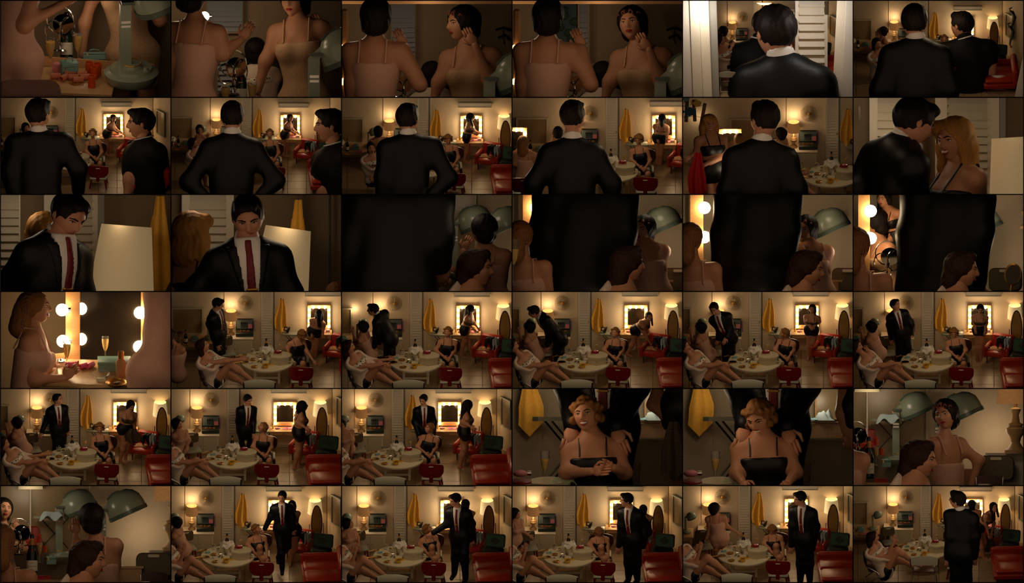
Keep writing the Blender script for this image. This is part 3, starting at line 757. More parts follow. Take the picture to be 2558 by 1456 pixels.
@tree
def suitcase():
    def rr(w, h, r=.05): return [(sx * (w / 2 - r) + r * math.cos(a), sy * (h / 2 - r) + r * math.sin(a)) for sx, sy, a0 in ((1, 1, 0), (-1, 1, PI / 2), (-1, -1, PI), (1, -1, 1.5 * PI)) for a in (a0, a0 + PI / 4, a0 + PI / 2)]
    ML = TL(0, .17, .2) @ RX(PI / 2 - .25) @ TL(0, .17, 0)
    k = [N('case_body', MB().slab(rr(.5, .34), 0, .2), 'green_case'), N('lid', MB().slab(rr(.5, .34), -.05, .02), 'green_case', [N('lid_lining', MB().slab(rr(.45, .29), .02, .03), 'green_lining'), N('lid_pocket', MB().slab([(0, -.1), (.13, 0), (0, .1), (-.13, 0)], .03, .04), 'green_case')], M=ML)]
    k.append(N('clothes', MB().slab(rr(.42, .26), .2, .215), 'black_cloth'))
    st = MB().tube([(-.2, -.12, -.001), (.2, -.12, -.2)], .008, 5).tube([(.2, -.12, -.001), (-.2, -.12, -.2)], .008, 5).tube([(-.2, .12, -.001), (.2, .12, -.2)], .008, 5).tube([(.2, .12, -.001), (-.2, .12, -.2)], .008, 5)
    k.append(N('luggage_stand', st, 'chrome'))
    for q in k: q['M'] = TL(0, 0, .2) @ (q['M'] if q['M'] is not None else Matrix.Identity(4))
    return E('suitcase', *k)
@tree
def round_table():
    R, H = .67, .5
    k = [N('top', MB().lathe([(R - .02, H - .055), (R, H - .045), (R, H - .01), (R - .01, H)], 56), 'cream_table')]
    lg = MB().rings([[(-.03, -.03, 0), (.03, -.03, 0), (.03, .03, 0), (-.03, .03, 0)], [(-.035, -.035, H - .05), (.035, -.035, H - .05), (.035, .035, H - .05), (-.035, .035, H - .05)]], cap=True).mesh('leg', 'cream_table')
    for sx, sy in ((-1, -1), (1, -1), (1, 1), (-1, 1)): k.append(N('leg', lg, M=TL(sx * .3, sy * .25, 0)))
    k += [N('stretcher', MB().box(0, y, .12, .56, .03, .05), 'cream_table') for y in (-.25, .25)]
    k.append(N('apron', MB().box(0, 0, H - .12, .6, .5, .065), 'cream_table'))
    return E('round_table', *k)
@tree
def ice_bucket():
    k = [N('bucket', MB().lathe([(.085, 0), (.09, .02), (.115, .25), (.122, .26), (.115, .26), (.085, .03)], 22), 'chrome')]
    k += [N('handle', MB().tube([(sx * .115, 0, .17), (sx * .15, 0, .16), (sx * .15, 0, .11), (sx * .105, 0, .1)], .007, 5), 'chrome') for sx in (-1, 1)]
    return E('ice_bucket', *k)
@tree
def bottle(hi):
    b = MB().lathe([(.0, 0), (.05, 0), (.052, .02), (.052, .2), (.04, .25), (.02, .3), (.018, .36)], 20)
    f = MB().lathe([(.0215, .285), (.021, .30), (.0195, .36)], 16, cap=False); c = MB().lathe([(.02, .36), (.022, .385), (.015, .40), (0, .40)], 14)
    lb = MB().lathe([(.0528, .05), (.0528, .15)], 24, cap=False)
    k = [N('glass_body', b, 'bottle_green'), N('neck_foil', f, 'foil_gold'), N('cork_cap', c, 'black_gloss'), N('paper_label', lb, 'paper'), N('seal', MB().ball((0, -.042, .245), (.012, .006, .012), 10, 6), 'seal_red')]
    if hi:
        for i, (t, z, sz) in enumerate((('MOET', .32, .02), ('MOET & CHANDON', .092, .0105), ('CHAMPAGNE', .125, .008), ('BRUT', .065, .007))):
            cu = bpy.data.curves.new('t', 'FONT'); cu.body = t; cu.size = sz; cu.align_x = 'CENTER'; cu.align_y = 'CENTER'; cu.extrude = .0003
            ob = bpy.data.objects.new('t', cu); COL.objects.link(ob); dg = bpy.context.evaluated_depsgraph_get()
            me = bpy.data.meshes.new_from_object(ob.evaluated_get(dg)); bpy.data.objects.remove(ob); me.name = 'lettering'
            R0 = .0535 if i else .0212
            for v in me.vertices:
                x, y = (v.co.x, v.co.y) if i else (v.co.y, -v.co.x)
                v.co = Vector((R0 * math.sin(x / R0), -R0 * math.cos(x / R0) - .0004, z + y))
            me.materials.clear(); me.materials.append(MATS['ink']); k.append(N('lettering', me))
    return E('champagne_bottle', *k)
@tree
def flute(fill):
    g = MB().lathe([(.0, 0), (.035, 0), (.033, .005), (.006, .012), (.005, .09), (.008, .1), (.02, .13), (.029, .18), (.03, .23), (.0285, .23)], 18, cap=False)
    w = MB().lathe([(.006, .104), (.018, .13), (.0265, .18), (.0268, .12 + fill)], 16)
    return E('champagne_flute', N('glass', g, 'glass'), N('champagne', w, 'champagne'))
@tree
def ashtray():
    a = MB().lathe([(0, 0), (.07, 0), (.088, .022), (.08, .024), (.06, .01), (0, .01)], 24)
    return E('ashtray', N('dish', a, 'gold'), *[N('cigarette_end', MB().tube([(-.02 + .02 * i, -.01, .018), (.02 + .012 * i, .015, .02)], .005, 5), 'paper') for i in range(2)], N('ash', MB().ball((0, 0, .011), (.03, .025, .005), 8, 5), 'steel_dark'))
@tree
def bowl():
    return E('bowl', N('dish', MB().lathe([(.05, 0), (.065, .01), (.086, .09), (.08, .09), (.06, .02), (0, .02)], 24), 'mustard'), *[N('hair_pin', MB().tube([(.05 * math.cos(i), .05 * math.sin(i), .06), (.02 * math.cos(i * 2), .02 * math.sin(i * 2), .078)], .006, 4), 'steel_dark') for i in range(7)])
@tree
def round_lid(): return N('yellow_lid', MB().lathe([(0, 0), (.068, 0), (.07, .012), (.055, .02), (0, .02)], 24), 'mustard')  # the loose lid of the yellow bowl
@tree
def cigarette_pack(): return E('cigarette_pack', N('pack', MB().box(0, 0, 0, .12, .075, .03, bev=.003), 'paper'), N('pack_band', MB().box(.012, -.012, .0295, .045, .04, .002), 'mint_dark'))
@tree
def hand_mirror(up):
    o = E('hand_mirror', N('rim', MB().lathe([(.105, 0), (.112, .008), (.105, .016), (0, .016)], 26, sy=.8), 'gold'), N('mirror_face', MB().lathe([(0, .017), (.098, .017), (.098, .019), (0, .019)], 26, sy=.8), 'mirror'), N('handle', MB().tube([(-.1, 0, .018), (-.16, -.02, .018), (-.27, -.03, .018)], [.016, .012, .014], 6), 'gold'))
    return o
@tree
def small_box(w, d, h, m, m2): return E('cosmetic_box', N('box', MB().box(0, 0, 0, w, d, h * .7, bev=.004), m), N('box_lid', MB().box(0, 0, h * .7, w * 1.03, d * 1.03, h * .3, bev=.004), m2))
@tree
def glass_jar(): return E('glass_jar', N('jar', MB().lathe([(0, 0), (.05, 0), (.055, .02), (.055, .08), (.045, .09)], 18), 'glass'), N('jar_lid', MB().lathe([(.048, .09), (.048, .11), (.01, .115), (.012, .13), (0, .135)], 16), 'chrome'))
@tree
def small_bottle(m, cap): return E('cosmetic_bottle', N('vial', MB().lathe([(0, 0), (.024, 0), (.026, .01), (.026, .08), (.014, .095), (.012, .1)], 14), m), N('cap', MB().lathe([(.015, .1), (.015, .135), (0, .137)], 12), cap))
@tree
def hat_box():
    p = [(.24 * math.cos(t), .24 * math.sin(t)) for t in np.linspace(-.55, PI * .75, 18)] + [(-.25, .1), (-.25, -.16), (-.02, -.22)]
    return E('train_case', N('case_body', MB().slab(p, 0, .16), 'case_cream'), N('case_lid', MB().slab([(x * 1.015, y * 1.015) for x, y in p], .168, .20), 'case_cream'), N('piping', MB().tube([(x * 1.01, y * 1.01, .164) for x, y in p], .006, 5, closed=True), 'chair_grey'),
             N('strap', MB().tube([(.2, -.12, .08), (.32, -.14, .07), (.37, -.1, .05), (.34, -.04, .05), (.23, -.02, .08)], .011, 5), 'case_cream'), N('latch', MB().box(-.255, -.03, .13, .012, .05, .05), 'gold'))
@tree
def round_box(): return E('powder_box', N('box', MB().lathe([(0, 0), (.1, 0), (.1, .05)], 26), 'cream'), N('box_lid', MB().lathe([(.102, .05), (.1, .065), (0, .066)], 26), 'red_chair'))
@tree
def puff(): return E('perfume_atomiser', N('flask', MB().ball((0, 0, .025), (.055, .045, .026), 14, 8), 'pink'), N('nozzle', MB().lathe([(.018, 0), (.018, .03)], 10, M=TL(.05, 0, .026) @ RY(PI / 2)), 'chrome'))
@tree
def roller(m): return N('hair_roller', MB().lathe([(.024, -.055), (.034, -.055), (.034, .055), (.024, .055), (.024, -.055)], 14, cap=False, M=TL(0, 0, .034) @ RY(PI / 2)), m)
@tree
def tumbler(m): return N('hair_roller', MB().lathe([(0, .003), (.032, 0), (.034, .11), (.030, .11), (.028, .006), (0, .006)], 18), m)
@tree
def wood_chair(m):
    """seen from behind: moulded back with a slot, padded seat"""
    W2, pts = .29, []
    for u, z in ((-.29, .44), (-.31, .70), (-.27, .735), (0, .76), (.27, .735), (.31, .70), (.29, .44), (.2, .37), (-.2, .37)): pts.append((u, z))
    cy = lambda x: -.30 + .25 * (x / .3) ** 2 * .3
    n = 12; bm = MB(); rows = []
    for j in range(8):
        z = .38 + .37 * j / 7; w = .21 + .1 * min(1, (z - .38) / .12) - (.04 if z > .74 else 0)
        rows.append((z, w))
    def fn(u, v):
        j = v * 7; a = int(min(6, j)); t = j - a; z = rows[a][0] * (1 - t) + rows[a + 1][0] * t; w = rows[a][1] * (1 - t) + rows[a + 1][1] * t; x = (u - .5) * 2 * w
        return (x, cy(x), z - .03 * (2 * u - 1) ** 2 * v)
    k = [N('backrest', MB().cloth(fn, 12, 8, thick=.025), m), N('hand_slot', MB().box(0, cy(0) - .012, .67, .12, .03, .022, bev=.008), 'cream'), N('back_support', MB().box(0, cy(0) - .02, .26, .1, .03, .26, bev=.01), m), N('seat', MB().box(0, -.02, .27, .5, .46, .07, bev=.03), 'chair_grey')]
    for sx in (-1, 1):
        for sy in (-1, 1): k.append(N('leg', MB().tube([(sx * .2, sy * .18 - .02, .27), (sx * .25, sy * .24 - .02, 0)], [.03, .022], 6), m))
    return E('wooden_chair', *k)
@tree
def folding_chair(m):
    """steel folding chair from behind"""
    def fn(u, v): x = (u - .5) * .56; return (x, -.2 - .02 * math.cos(x * 5), .52 + .2 * v - .05 * (2 * u - 1) ** 2 * v)
    k = [N('backrest', MB().cloth(fn, 12, 6, thick=.022), m), N('seat', MB().box(0, .06, .33, .42, .4, .03, bev=.015), 'wood_dark')]
    for sx in (-1, 1):
        k.append(N('side_tube', MB().tube([(sx * .28, -.2, .66), (sx * .27, -.2, .5), (sx * .24, .05, .34), (sx * .24, .28, 0)], .014, 6), 'chrome')); k.append(N('leg', MB().tube([(sx * .22, .25, .34), (sx * .22, -.2, 0)], .012, 6), 'chrome'))
    k.append(N('crossbar', MB().tube([(-.22, -.2, .03), (.22, -.2, .03)], .01, 6), 'chrome'))
    return E('folding_chair', *k)
@tree
def pad_chair():
    def rr(w, h, r): return [(sx * (w / 2 - r) + r * math.cos(a), sy * (h / 2 - r) + r * math.sin(a)) for sx, sy, a0 in ((1, 1, 0), (-1, 1, PI / 2), (-1, -1, PI), (1, -1, 1.5 * PI)) for a in (a0, a0 + PI / 6, a0 + PI / 3, a0 + PI / 2)]
    p = [(x, z + .62) for x, z in rr(.42, .28, .07)]
    k = [N('backrest', MB().prism(p, .2, .245), 'chair_olive'), N('back_shell', MB().prism([(x * 1.06, .62 + (z - .62) * 1.1) for x, z in p], .245, .27), 'wood_dark'), N('grip_slot', MB().prism([(x, z + .735) for x, z in rr(.14, .035, .015)], .19, .2), 'cream'), N('back_support', MB().box(0, .24, .3, .1, .03, .22), 'wood_dark'), N('seat', MB().box(0, 0, .3, .44, .42, .06, bev=.025), 'chair_grey')]
    for sx in (-1, 1):
        for sy in (-1, 1): k.append(N('leg', MB().tube([(sx * .17, sy * .16, .3), (sx * .2, sy * .2, 0)], [.026, .02], 6), 'red_chair'))
    return E('padded_chair', *k)
@tree
def dryer():
    """salon hair dryer: round base, post, tilted hood"""
    base = MB().lathe([(.0, 0), (.2, 0), (.23, .03), (.25, .10), (.2, .125), (.19, .15), (.1, .155), (.09, .19), (.05, .195), (0, .195)], 30)
    post = MB().rings([[(-.055 + x, y, z) for x, y in ((-.05, -.045), (.05, -.045), (.05, .045), (-.05, .045))] for x0, z in ((0, .15), (0, .78))], cap=True); post.rings([[(x, y, z) for x, y, z in q] for q in ([(-.1, -.04, .78), (0, -.04, .78), (0, .04, .78), (-.1, .04, .78)], [(.02, -.04, .90), (.10, -.04, .84), (.10, .04, .84), (.02, .04, .90)])], cap=True)
    hd = MB(); prof = [(.001, .27), (.09, .262), (.17, .22), (.225, .15), (.245, .06), (.248, 0), (.235, 0), (.21, .1), (.12, .21), (.001, .23)]
    hd.lathe(prof, 30, cap=False); rim = MB().lathe([(.25, -.055), (.257, -.05), (.257, 0), (.24, 0), (.24, -.055), (.25, -.055)], 30, cap=False)
    band = MB().tube([(.0, -.04, .27), (-.09, -.03, .265), (-.17, -.02, .225)], .018, 6)
    MH = TL(.26, 0, .80) @ RY(-.42)
    return E('hood_dryer', N('base', base, 'mint', [N('control_knob', MB().lathe([(.025, .15), (.02, .18), (0, .18)], 12, c=(.12, -.1, 0)), 'mint'), N('base_ring', MB().tube([(.091 * math.cos(t), .091 * math.sin(t), .19) for t in np.linspace(0, 2 * PI, 21)[:-1]], .006, 5, closed=True), 'gold')]),
             N('post', post, 'mint', [N('maker_plate', MB().box(-.055, -.048, .6, .085, .006, .025).box(-.055, -.048, .56, .085, .006, .022), 'chrome'), N('tilt_bracket', MB().box(-.03, -.05, .80, .14, .1, .03), 'mint_dark', M=TL(0, 0, 0))]),
             N('hood', hd, 'mint', [N('rubber_rim', rim, 'mint_dark'), N('top_handle', band, 'mint_dark')], M=MH))
@tree
def wire_stand():
    k = []
    for i, (x, z, r, t) in enumerate(((0, .3, .13, .2), (.07, .22, .11, .9), (-.06, .2, .10, -.6), (.02, .13, .09, 1.3))):
        k.append(N('wire_loop', MB().tube([(x + r * math.cos(a) * math.cos(t), r * math.cos(a) * math.sin(t), z + r * math.sin(a)) for a in np.linspace(0, 2 * PI, 19)[:-1]], .007, 5, closed=True), 'chrome'))
    k.append(N('stem', MB().tube([(0, 0, .02), (0, 0, .28)], .009, 6), 'chrome')); k.append(N('foot', MB().lathe([(.07, 0), (.06, .015), (0, .02)], 14), 'chrome')); k.append(N('round_mirror', MB().lathe([(.1, -.008), (.1, .008), (0, .008)], 22, M=TL(.03, 0, .26) @ RX(PI / 2 - .25)), 'mirror'))
    return E('wire_mirror_stand', *k)
@tree
def handle_case(w, d, h): return E('vanity_case', N('case_body', MB().box(0, 0, 0, w, d, h * .68, bev=.012), 'mint_case'), N('case_lid', MB().box(0, 0, h * .7, w, d, h * .3, bev=.012), 'mint_case'), N('handle', MB().tube([(-w * .22, 0, h), (-w * .2, 0, h * 1.25), (0, 0, h * 1.32), (w * .2, 0, h * 1.25), (w * .22, 0, h)], .014, 6), 'mint_case'), N('clasp', MB().box(-w * .3, -d / 2 - .005, h * .55, .03, .012, .06), 'gold'))
@tree
def wall_frame(w, h, m, gm): 
    f = [N('side_rail', MB().box(sx * (w / 2 - .02), 0, 0, .04, .04, h), m, smooth=False) for sx in (-1, 1)]
    f2 = MB().box(0, 0, 0, w - .08, .04, .04); f3 = MB().box(0, 0, h - .04, w - .08, .04, .04)
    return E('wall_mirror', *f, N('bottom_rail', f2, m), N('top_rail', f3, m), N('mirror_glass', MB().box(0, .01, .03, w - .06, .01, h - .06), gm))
@tree
def fish(m, m2):
    b = MB(); pr = [(-.22, 0), (-.15, .09), (-.02, .14), (.1, .07), (.15, .02), (.26, .12), (.22, 0), (.26, -.12), (.15, -.02), (.1, -.07), (-.02, -.14), (-.15, -.09)]
    b.prism(pr, -.02, .02)
    return E('fish_plaque', N('fish_body', b, m), N('dorsal_fin', MB().prism([(-.08, .11), (.08, .2), (.06, .1)], -.012, .012), m2), N('belly_fin', MB().prism([(-.08, -.11), (.08, -.2), (.06, -.1)], -.012, .012), m2), N('eye', MB().ball((-.14, -.022, .03), .014, 8, 6), 'black_gloss'))
@tree
def seahorse():
    p = [(0, 0, .42), (-.05, 0, .40), (-.03, 0, .36), (.01, 0, .35), (.035, 0, .28), (.03, 0, .2), (0, 0, .12), (-.01, 0, .06), (.01, 0, .01), (.03, 0, .015), (.03, 0, .04)]
    return E('seahorse_wall_ornament', N('seahorse_body', MB().tube(p, [.008, .014, .022, .024, .036, .03, .018, .013, .01, .008, .006], 7), 'steel_dark'), N('fin', MB().prism([(.05, .3), (.09, .26), (.05, .2)], -.005, .005), 'steel_dark'))
# ------------------------------------------------------------------ frame of the wall of boxes
def frame_grid():
    n = 0
    for c in range(7):
        n += 1; X = (2.4 + 426 * c - 1.3 - 1279) / 100
        b = MB().box(0, 0, 0, .026, 14.56, 7.6)
        put(N(f'trim_{n}', b, 'black_frame', smooth=False), None, Matrix.Translation(RIGHT * X) @ (Matrix((RIGHT, UPV, FWD)).transposed()).to_4x4(), 'black upright divider between columns of stills' if 0 < c < 6 else 'black outer upright edge of the wall of stills', kind='structure')
    for r in range(7):
        n += 1; U = (728 - (2.2 + 242.4 * r - 1.4)) / 100
        b = MB().box(0, 0, .001, 25.58, .028, 7.6)
        put(N(f'trim_{n}', b, 'black_frame', smooth=False), None, Matrix.Translation(UPV * U) @ (Matrix((RIGHT, UPV, FWD)).transposed()).to_4x4(), 'black level divider between rows of stills' if 0 < r < 6 else 'black outer level edge of the wall of stills', kind='structure')
frame_grid()

def struct(cell, name, mb, m, label, kids=()):
    return put(N(name, mb, m, kids, smooth=False), cell, Matrix.Identity(4), label, kind='structure')
def wallbox(cell, name, xa, xb, y, m, label, th=.06, z1=4.):
    mb = MB().box((xa + xb) / 2, y + th / 2, cell.z0 - .3, xb - xa, th, z1); return struct(cell, name, mb, m, label)
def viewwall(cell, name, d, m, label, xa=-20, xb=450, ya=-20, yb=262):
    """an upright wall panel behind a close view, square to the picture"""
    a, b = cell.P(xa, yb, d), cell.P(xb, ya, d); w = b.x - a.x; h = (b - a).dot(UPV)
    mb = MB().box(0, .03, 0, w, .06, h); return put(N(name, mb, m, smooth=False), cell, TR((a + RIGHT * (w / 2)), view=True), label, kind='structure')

def wide(c, robe=True, table=True, chair=True, vanity=True, left=True, right=True, fold=True, olive=True, dx_fold=0, dy_fold=0, bulbs2=False, dim=1.):
    S = c.s
    X = lambda x: c.P(*c.T(x, 0), 0).x
    yb = c.F(*c.T(0, 145)).y
    F = lambda x, y, z=0.: c.F(*c.T(x, y), z * S)
    V = lambda x, y, o=0.: c.V(*c.T(x, y), yb - o * S)
    def pf(node, x, y, label, cat, z=0., rz=0., sc=1., grp=None): return put(node, c, TR(F(x, y, z), rz, sc * S), label, cat, grp)
    def up(node, x, y, zt, dz, label, cat, rz=0., sc=1.): return put(node, c, TR(F(x, y, zt) + Vector((0, 0, dz * S)), rz, sc * S), label, cat)
    def pv(node, x, y, o, label, cat, rz=0., sc=1.): return put(node, c, TR(V(x, y, o), rz, sc * S), label, cat)
    # setting
    xl, xr = c.xa - .3, c.xb + .6
    y0 = c.F(0, 275).y
    ts = .56 * S; tm = MB().box(0, 0, -.02, ts * .985, ts * .985, .02, bev=.004).mesh('tile', 'tile')
    kids = []
    nx, ny = int((xr - xl) / ts) + 1, int((yb - y0) / ts) + 2
    for j in range(ny):
        for i in range(nx): kids.append(N('tile', tm, M=TL(xl + ts * (i + .5 * (j % 2) * 0 + .3), yb - ts * (j + .5) + .04, c.z0)))
    struct(c, 'floor', MB().box((xl + xr) / 2, (y0 + yb) / 2, c.z0 - .06, xr - xl, yb - y0 + .1, .045), 'grout', 'stone tiled floor of the dressing room', kids)
    a, b = X(171), X(225); xc = X(429)
    wallbox(c, 'wall_back', xl, a, yb, 'wall', 'cream plaster wall behind the lamp and cabinet')
    wallbox(c, 'wall_back', X(201), xc, yb, 'wall', 'cream plaster wall behind the lit mirror')
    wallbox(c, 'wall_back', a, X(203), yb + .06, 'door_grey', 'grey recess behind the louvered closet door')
    L = 3.2 * S; an = math.radians(38)
    mw = Matrix.Translation(Vector((xc, yb + .03, c.z0 - .3))) @ Matrix.Rotation(-(PI / 2 - an), 4, 'Z')
    put(N('wall_right', MB().box(L / 2, .03, 0, L, .06, 4.), 'wall', smooth=False), c, mw, 'cream side wall slanting toward the viewer', kind='structure')
    struct(c, 'baseboard_back', MB().box((X(225) + xc) / 2, yb - .012, c.z0, xc - X(225), .024, .07 * S), 'base_board', 'cream baseboard under the lit mirror wall')
    struct(c, 'trim_99', MB().box(X(76), yb - .01, c.z0, .012, .02, 3), 'wall', 'thin conduit running up the wall by the lamp')
    put(N('door_1', louver(.30, 1.9, 26)['me'], kids=louver(.30, 1.9, 26)['kids'] + [N('door_knob', MB().ball((.115, -.05, .78), .02, 10, 6), 'chrome')]), c, TR(V(182, 145, .03), 0, S), 'white louvered closet door with a round knob', kind='structure')
    put(E('air_vent', N('vent_box', MB().box(0, 0, 0, .9, .1, .14, bev=.01), 'white_paint'), N('vent_lip', MB().box(0, -.055, .0, .9, .012, .02), 'white_paint')), c, TR(V(322, 10, .06), 0, S), 'white boxed air vent high on the wall', 'vent')
    # against the back wall
    pv(table_lamp(), 0, 0, 0, '', '') if False else None
    pf(cabinet(), 107, 154, 'cream two door cabinet under the lamp', 'cabinet')
    pf(table_lamp(), 92, 106, 'linen shaded table lamp on the cabinet', 'lamp', .5)
    lp = F(92, 106, .5) + Vector((0, -.02, .60 * S)); light('lamp_light', lp + Vector((0, 0, .14 * S)), 1.3 * dim * S * S); light('lamp_light', lp - Vector((0, .06 * S, .26 * S)), .4 * dim * S * S)
    pv(sunburst(), 128, 28, .03, 'wire sunburst ornament with gold centre on the wall', 'wall art')
    pf(makeup_case(), 126, 107, 'open makeup case with brushes on the cabinet', 'makeup case', .5)
    pv(hanging_cloth(.3, .95, 1), 217, 17, .03, 'yellow robe hanging from a wall hook', 'robe')
    pf(ironing_board(), 250, 153, 'narrow ironing board by the yellow robe', 'ironing board', sc=1.2, rz=-.05)
    pf(flat_iron(), 238, 102, 'steel clothes iron on the ironing board', 'iron', .545, sc=1.25)
    up(draped(.13, .12, .14, 'white_cloth', 1), 268, 102, .55, -.13, 'white garment draped over the ironing board', 'garment')
    if vanity:
        pf(vanity_table(.72, .36, .58), 308, 153, 'small wooden vanity table below the lit mirror', 'vanity table')
        pv(bulb_mirror(.58, .64, 3, 4, .085), 312, 91, .07, 'wood framed mirror ringed with lit bulbs', 'mirror')
        p = V(312, 60, .34); light('bulb_light', p + Vector((-.22 * S, 0, 0)), 1.0 * dim * S * S, (1, .8, .54), .12); light('bulb_light', p + Vector((.22 * S, 0, 0)), 1.0 * dim * S * S, (1, .78, .5), .12)
        pf(small_bottle('champagne', 'gold'), 282, 99, 'amber perfume bottle at the vanity edge', 'bottle', .58)
        pf(small_box(.1, .08, .06, 'paper', 'pink'), 334, 100, 'white and pink powder box on the vanity', 'box', .58)
        pf(crumple(.24, .12, .05, 'pink', 5), 318, 100, 'pink scarf lying on the vanity', 'scarf', .58)
        pf(puff(), 292, 100, 'pink perfume atomiser on the vanity', 'atomiser', .58)
    pf(floor_lamp(), 400, 149, 'white shaded floor lamp by the oval mirror', 'lamp', sc=.93)
    q = F(400, 149); light('lamp_light', q + Vector((0, -.02, 1.12 * S)), .7 * dim * S * S)
    pf(cheval_mirror(), 404, 159, 'oval cheval mirror before the floor lamp', 'mirror', sc=1.03, rz=.2)
    pf(armchair(), 361, 174, 'red vinyl armchair with clothes thrown on it', 'armchair', rz=-.35)
    up(draped(.12, .15, .26, 'black_cloth', 2), 366, 118, .6, -.2, 'black striped garment over the armchair back', 'garment', -.35)
    up(draped(.08, .13, .3, 'blue_cloth', 3), 383, 120, .6, -.24, 'pale blue garment over the armchair back', 'garment', -.35)
    pf(crumple(.3, .2, .05, 'tan_cloth', 4), 352, 142, 'tan garment lying on the armchair seat', 'garment', .345, rz=-.3)
    if right:
        pf(suitcase(), 415, 194, 'open green lined suitcase on a folding stand', 'suitcase', rz=-.25)
        pf(sofa(), 418, 240, 'red vinyl sofa in the right foreground', 'sofa', rz=.06)
        mm = Matrix.Translation(Vector((xc, yb, F(0, 145).z)) + Matrix.Rotation(-(PI / 2 - an), 3, 'Z') @ Vector((.42 * S, -.03, .68 * S))) @ Matrix.Rotation(-(PI / 2 - an), 4, 'Z') @ Matrix.Scale(S, 4)
        put(wall_frame(.4, .78, 'chair_grey', 'mirror_painted_room'), c, mm, 'grey framed mirror on the side wall', 'mirror')
    if table:
        pf(round_table(), 182, 218, 'round cream table crowded with bottles and boxes', 'table')
        H = .5; t = lambda node, x, y, lb, cat, rz=0., sc=1., z=0.: up(node, x, y, H, z, lb, cat, rz, sc)
        t(ice_bucket(), 181, 163, 'silver ice bucket on the round table', 'ice bucket', sc=1.05)
        t(bottle(False), 180, 161, 'champagne bottle standing in the ice bucket', 'bottle', sc=1.1, z=.04)
        t(draped(.2, .17, .13, 'white_cloth', 7), 181, 163, 'white napkin draped over the ice bucket', 'napkin', z=.15, rz=.15)
        t(hat_box(), 217, 176, 'cream train case on the round table', 'case', rz=-.05)
        t(round_box(), 209, 174, 'small round powder box on the train case', 'box', z=.2)
        t(puff(), 210, 174, 'pink atomiser on the small round box', 'atomiser', z=.266, sc=.9)
        t(ashtray(), 147, 170, 'gold ashtray near the blue box', 'ashtray'); t(ashtray(), 150, 188, 'gold ashtray near the yellow bowl', 'ashtray', rz=1)
        t(bowl(), 178, 189, 'yellow bowl of hair pins', 'bowl'); t(round_lid(), 192, 181, 'round yellow lid beside the bowl', 'lid')
        t(cigarette_pack(), 144, 179, 'white cigarette pack on the round table', 'cigarettes', rz=-.1)
        t(hand_mirror(1), 126, 176, 'gold hand mirror lying on the table', 'hand mirror', rz=.15)
        t(hand_mirror(2), 123, 158, 'dark backed hand mirror at the table edge', 'hand mirror', rz=.5, sc=.85)
        t(small_box(.12, .07, .03, 'cobalt', 'cobalt'), 132, 165, 'small turquoise box on the table', 'box', rz=.2)
        t(glass_jar(), 147, 155, 'glass jar with chrome lid on the table', 'jar', sc=1.1); t(glass_jar(), 158, 161, 'short glass jar beside the ice bucket', 'jar', sc=.8)
        t(flute(.075), 214, 150, 'champagne flute behind the train case', 'glass')
        t(small_bottle('paper', 'paper'), 184, 172, 'white cosmetic bottle before the ice bucket', 'bottle')
        t(draped(.14, .1, .07, 'lace', 8), 240, 160, 'green lace garment at the table edge', 'garment')
        rl = roller('chrome')
        for i, (x, y, r_) in enumerate(((164, 170, .3), (170, 174, 1.2), (176, 171, -.5), (168, 178, 2.), (161, 176, .9))): t(rl, x, y, f'metal hair roller, {["first", "second", "third", "fourth", "fifth"][i]} of the pile', 'roller', r_, .62)
    if chair: pf(wood_chair('red_chair'), 268, 246, 'dark red wooden chair seen from behind', 'chair', rz=-.06)
    if table: pf(wood_chair('wood_dark'), 262, 196, 'dark wooden chair under the seated woman', 'chair', rz=PI)
    if olive: pf(pad_chair(), 83, 179, 'olive padded chair before the cabinet', 'chair', sc=.85, rz=.25)
    if fold: put(folding_chair('chair_grey'), c, TR(F(163 + dx_fold, 300 + dy_fold), 0, 1.4 * S), 'grey steel folding chair nearest the viewer', 'chair')
    if left:
        pf(vanity_table(1.7, .62, .45), -30, 159, 'long wooden dressing table at left', 'dressing table')
        pv(wall_frame(.80, .74, 'cream', 'mirror_painted_room'), -17, 107, .06, 'frameless wall mirror over the dressing table', 'mirror')
        pf(dryer(), 38, 117, 'mint hood hair dryer on the dressing table', 'hair dryer', .45, sc=.52)
        pf(bottle(False), -21, 128, 'champagne bottle on the dressing table', 'bottle', .45, sc=.9)
        pf(wire_stand(), -38, 124, 'wire loop mirror stand on the dressing table', 'stand', .45, sc=.8)
        pf(handle_case(.2, .14, .1), 2, 122, 'mint vanity case on the dressing table', 'case', .45)
        pf(crumple(.26, .16, .05, 'pink', 9), 12, 130, 'pink scarf on the dressing table', 'scarf', .45)
        pf(ashtray(), -22, 138, 'brass ashtray on the dressing table', 'ashtray', .45)
        if bulbs2:
            pf(bulb_mirror(.56, .92, 3, 3, .11), -56, 143, 'large bulb lit mirror on the dressing table', 'mirror', .45, sc=.95)
            light('bulb_light', F(-56, 143, 1.0) + Vector((0, -.3 * S, 0)), 1.6 * dim * S * S, (1, .78, .5), .12)
    light('ceiling_light', c.P(*c.T(230, 14), c.fd(c.T(0, 236)[1]) - .9), 8. * dim * S * S, (1, .74, .47), .25)

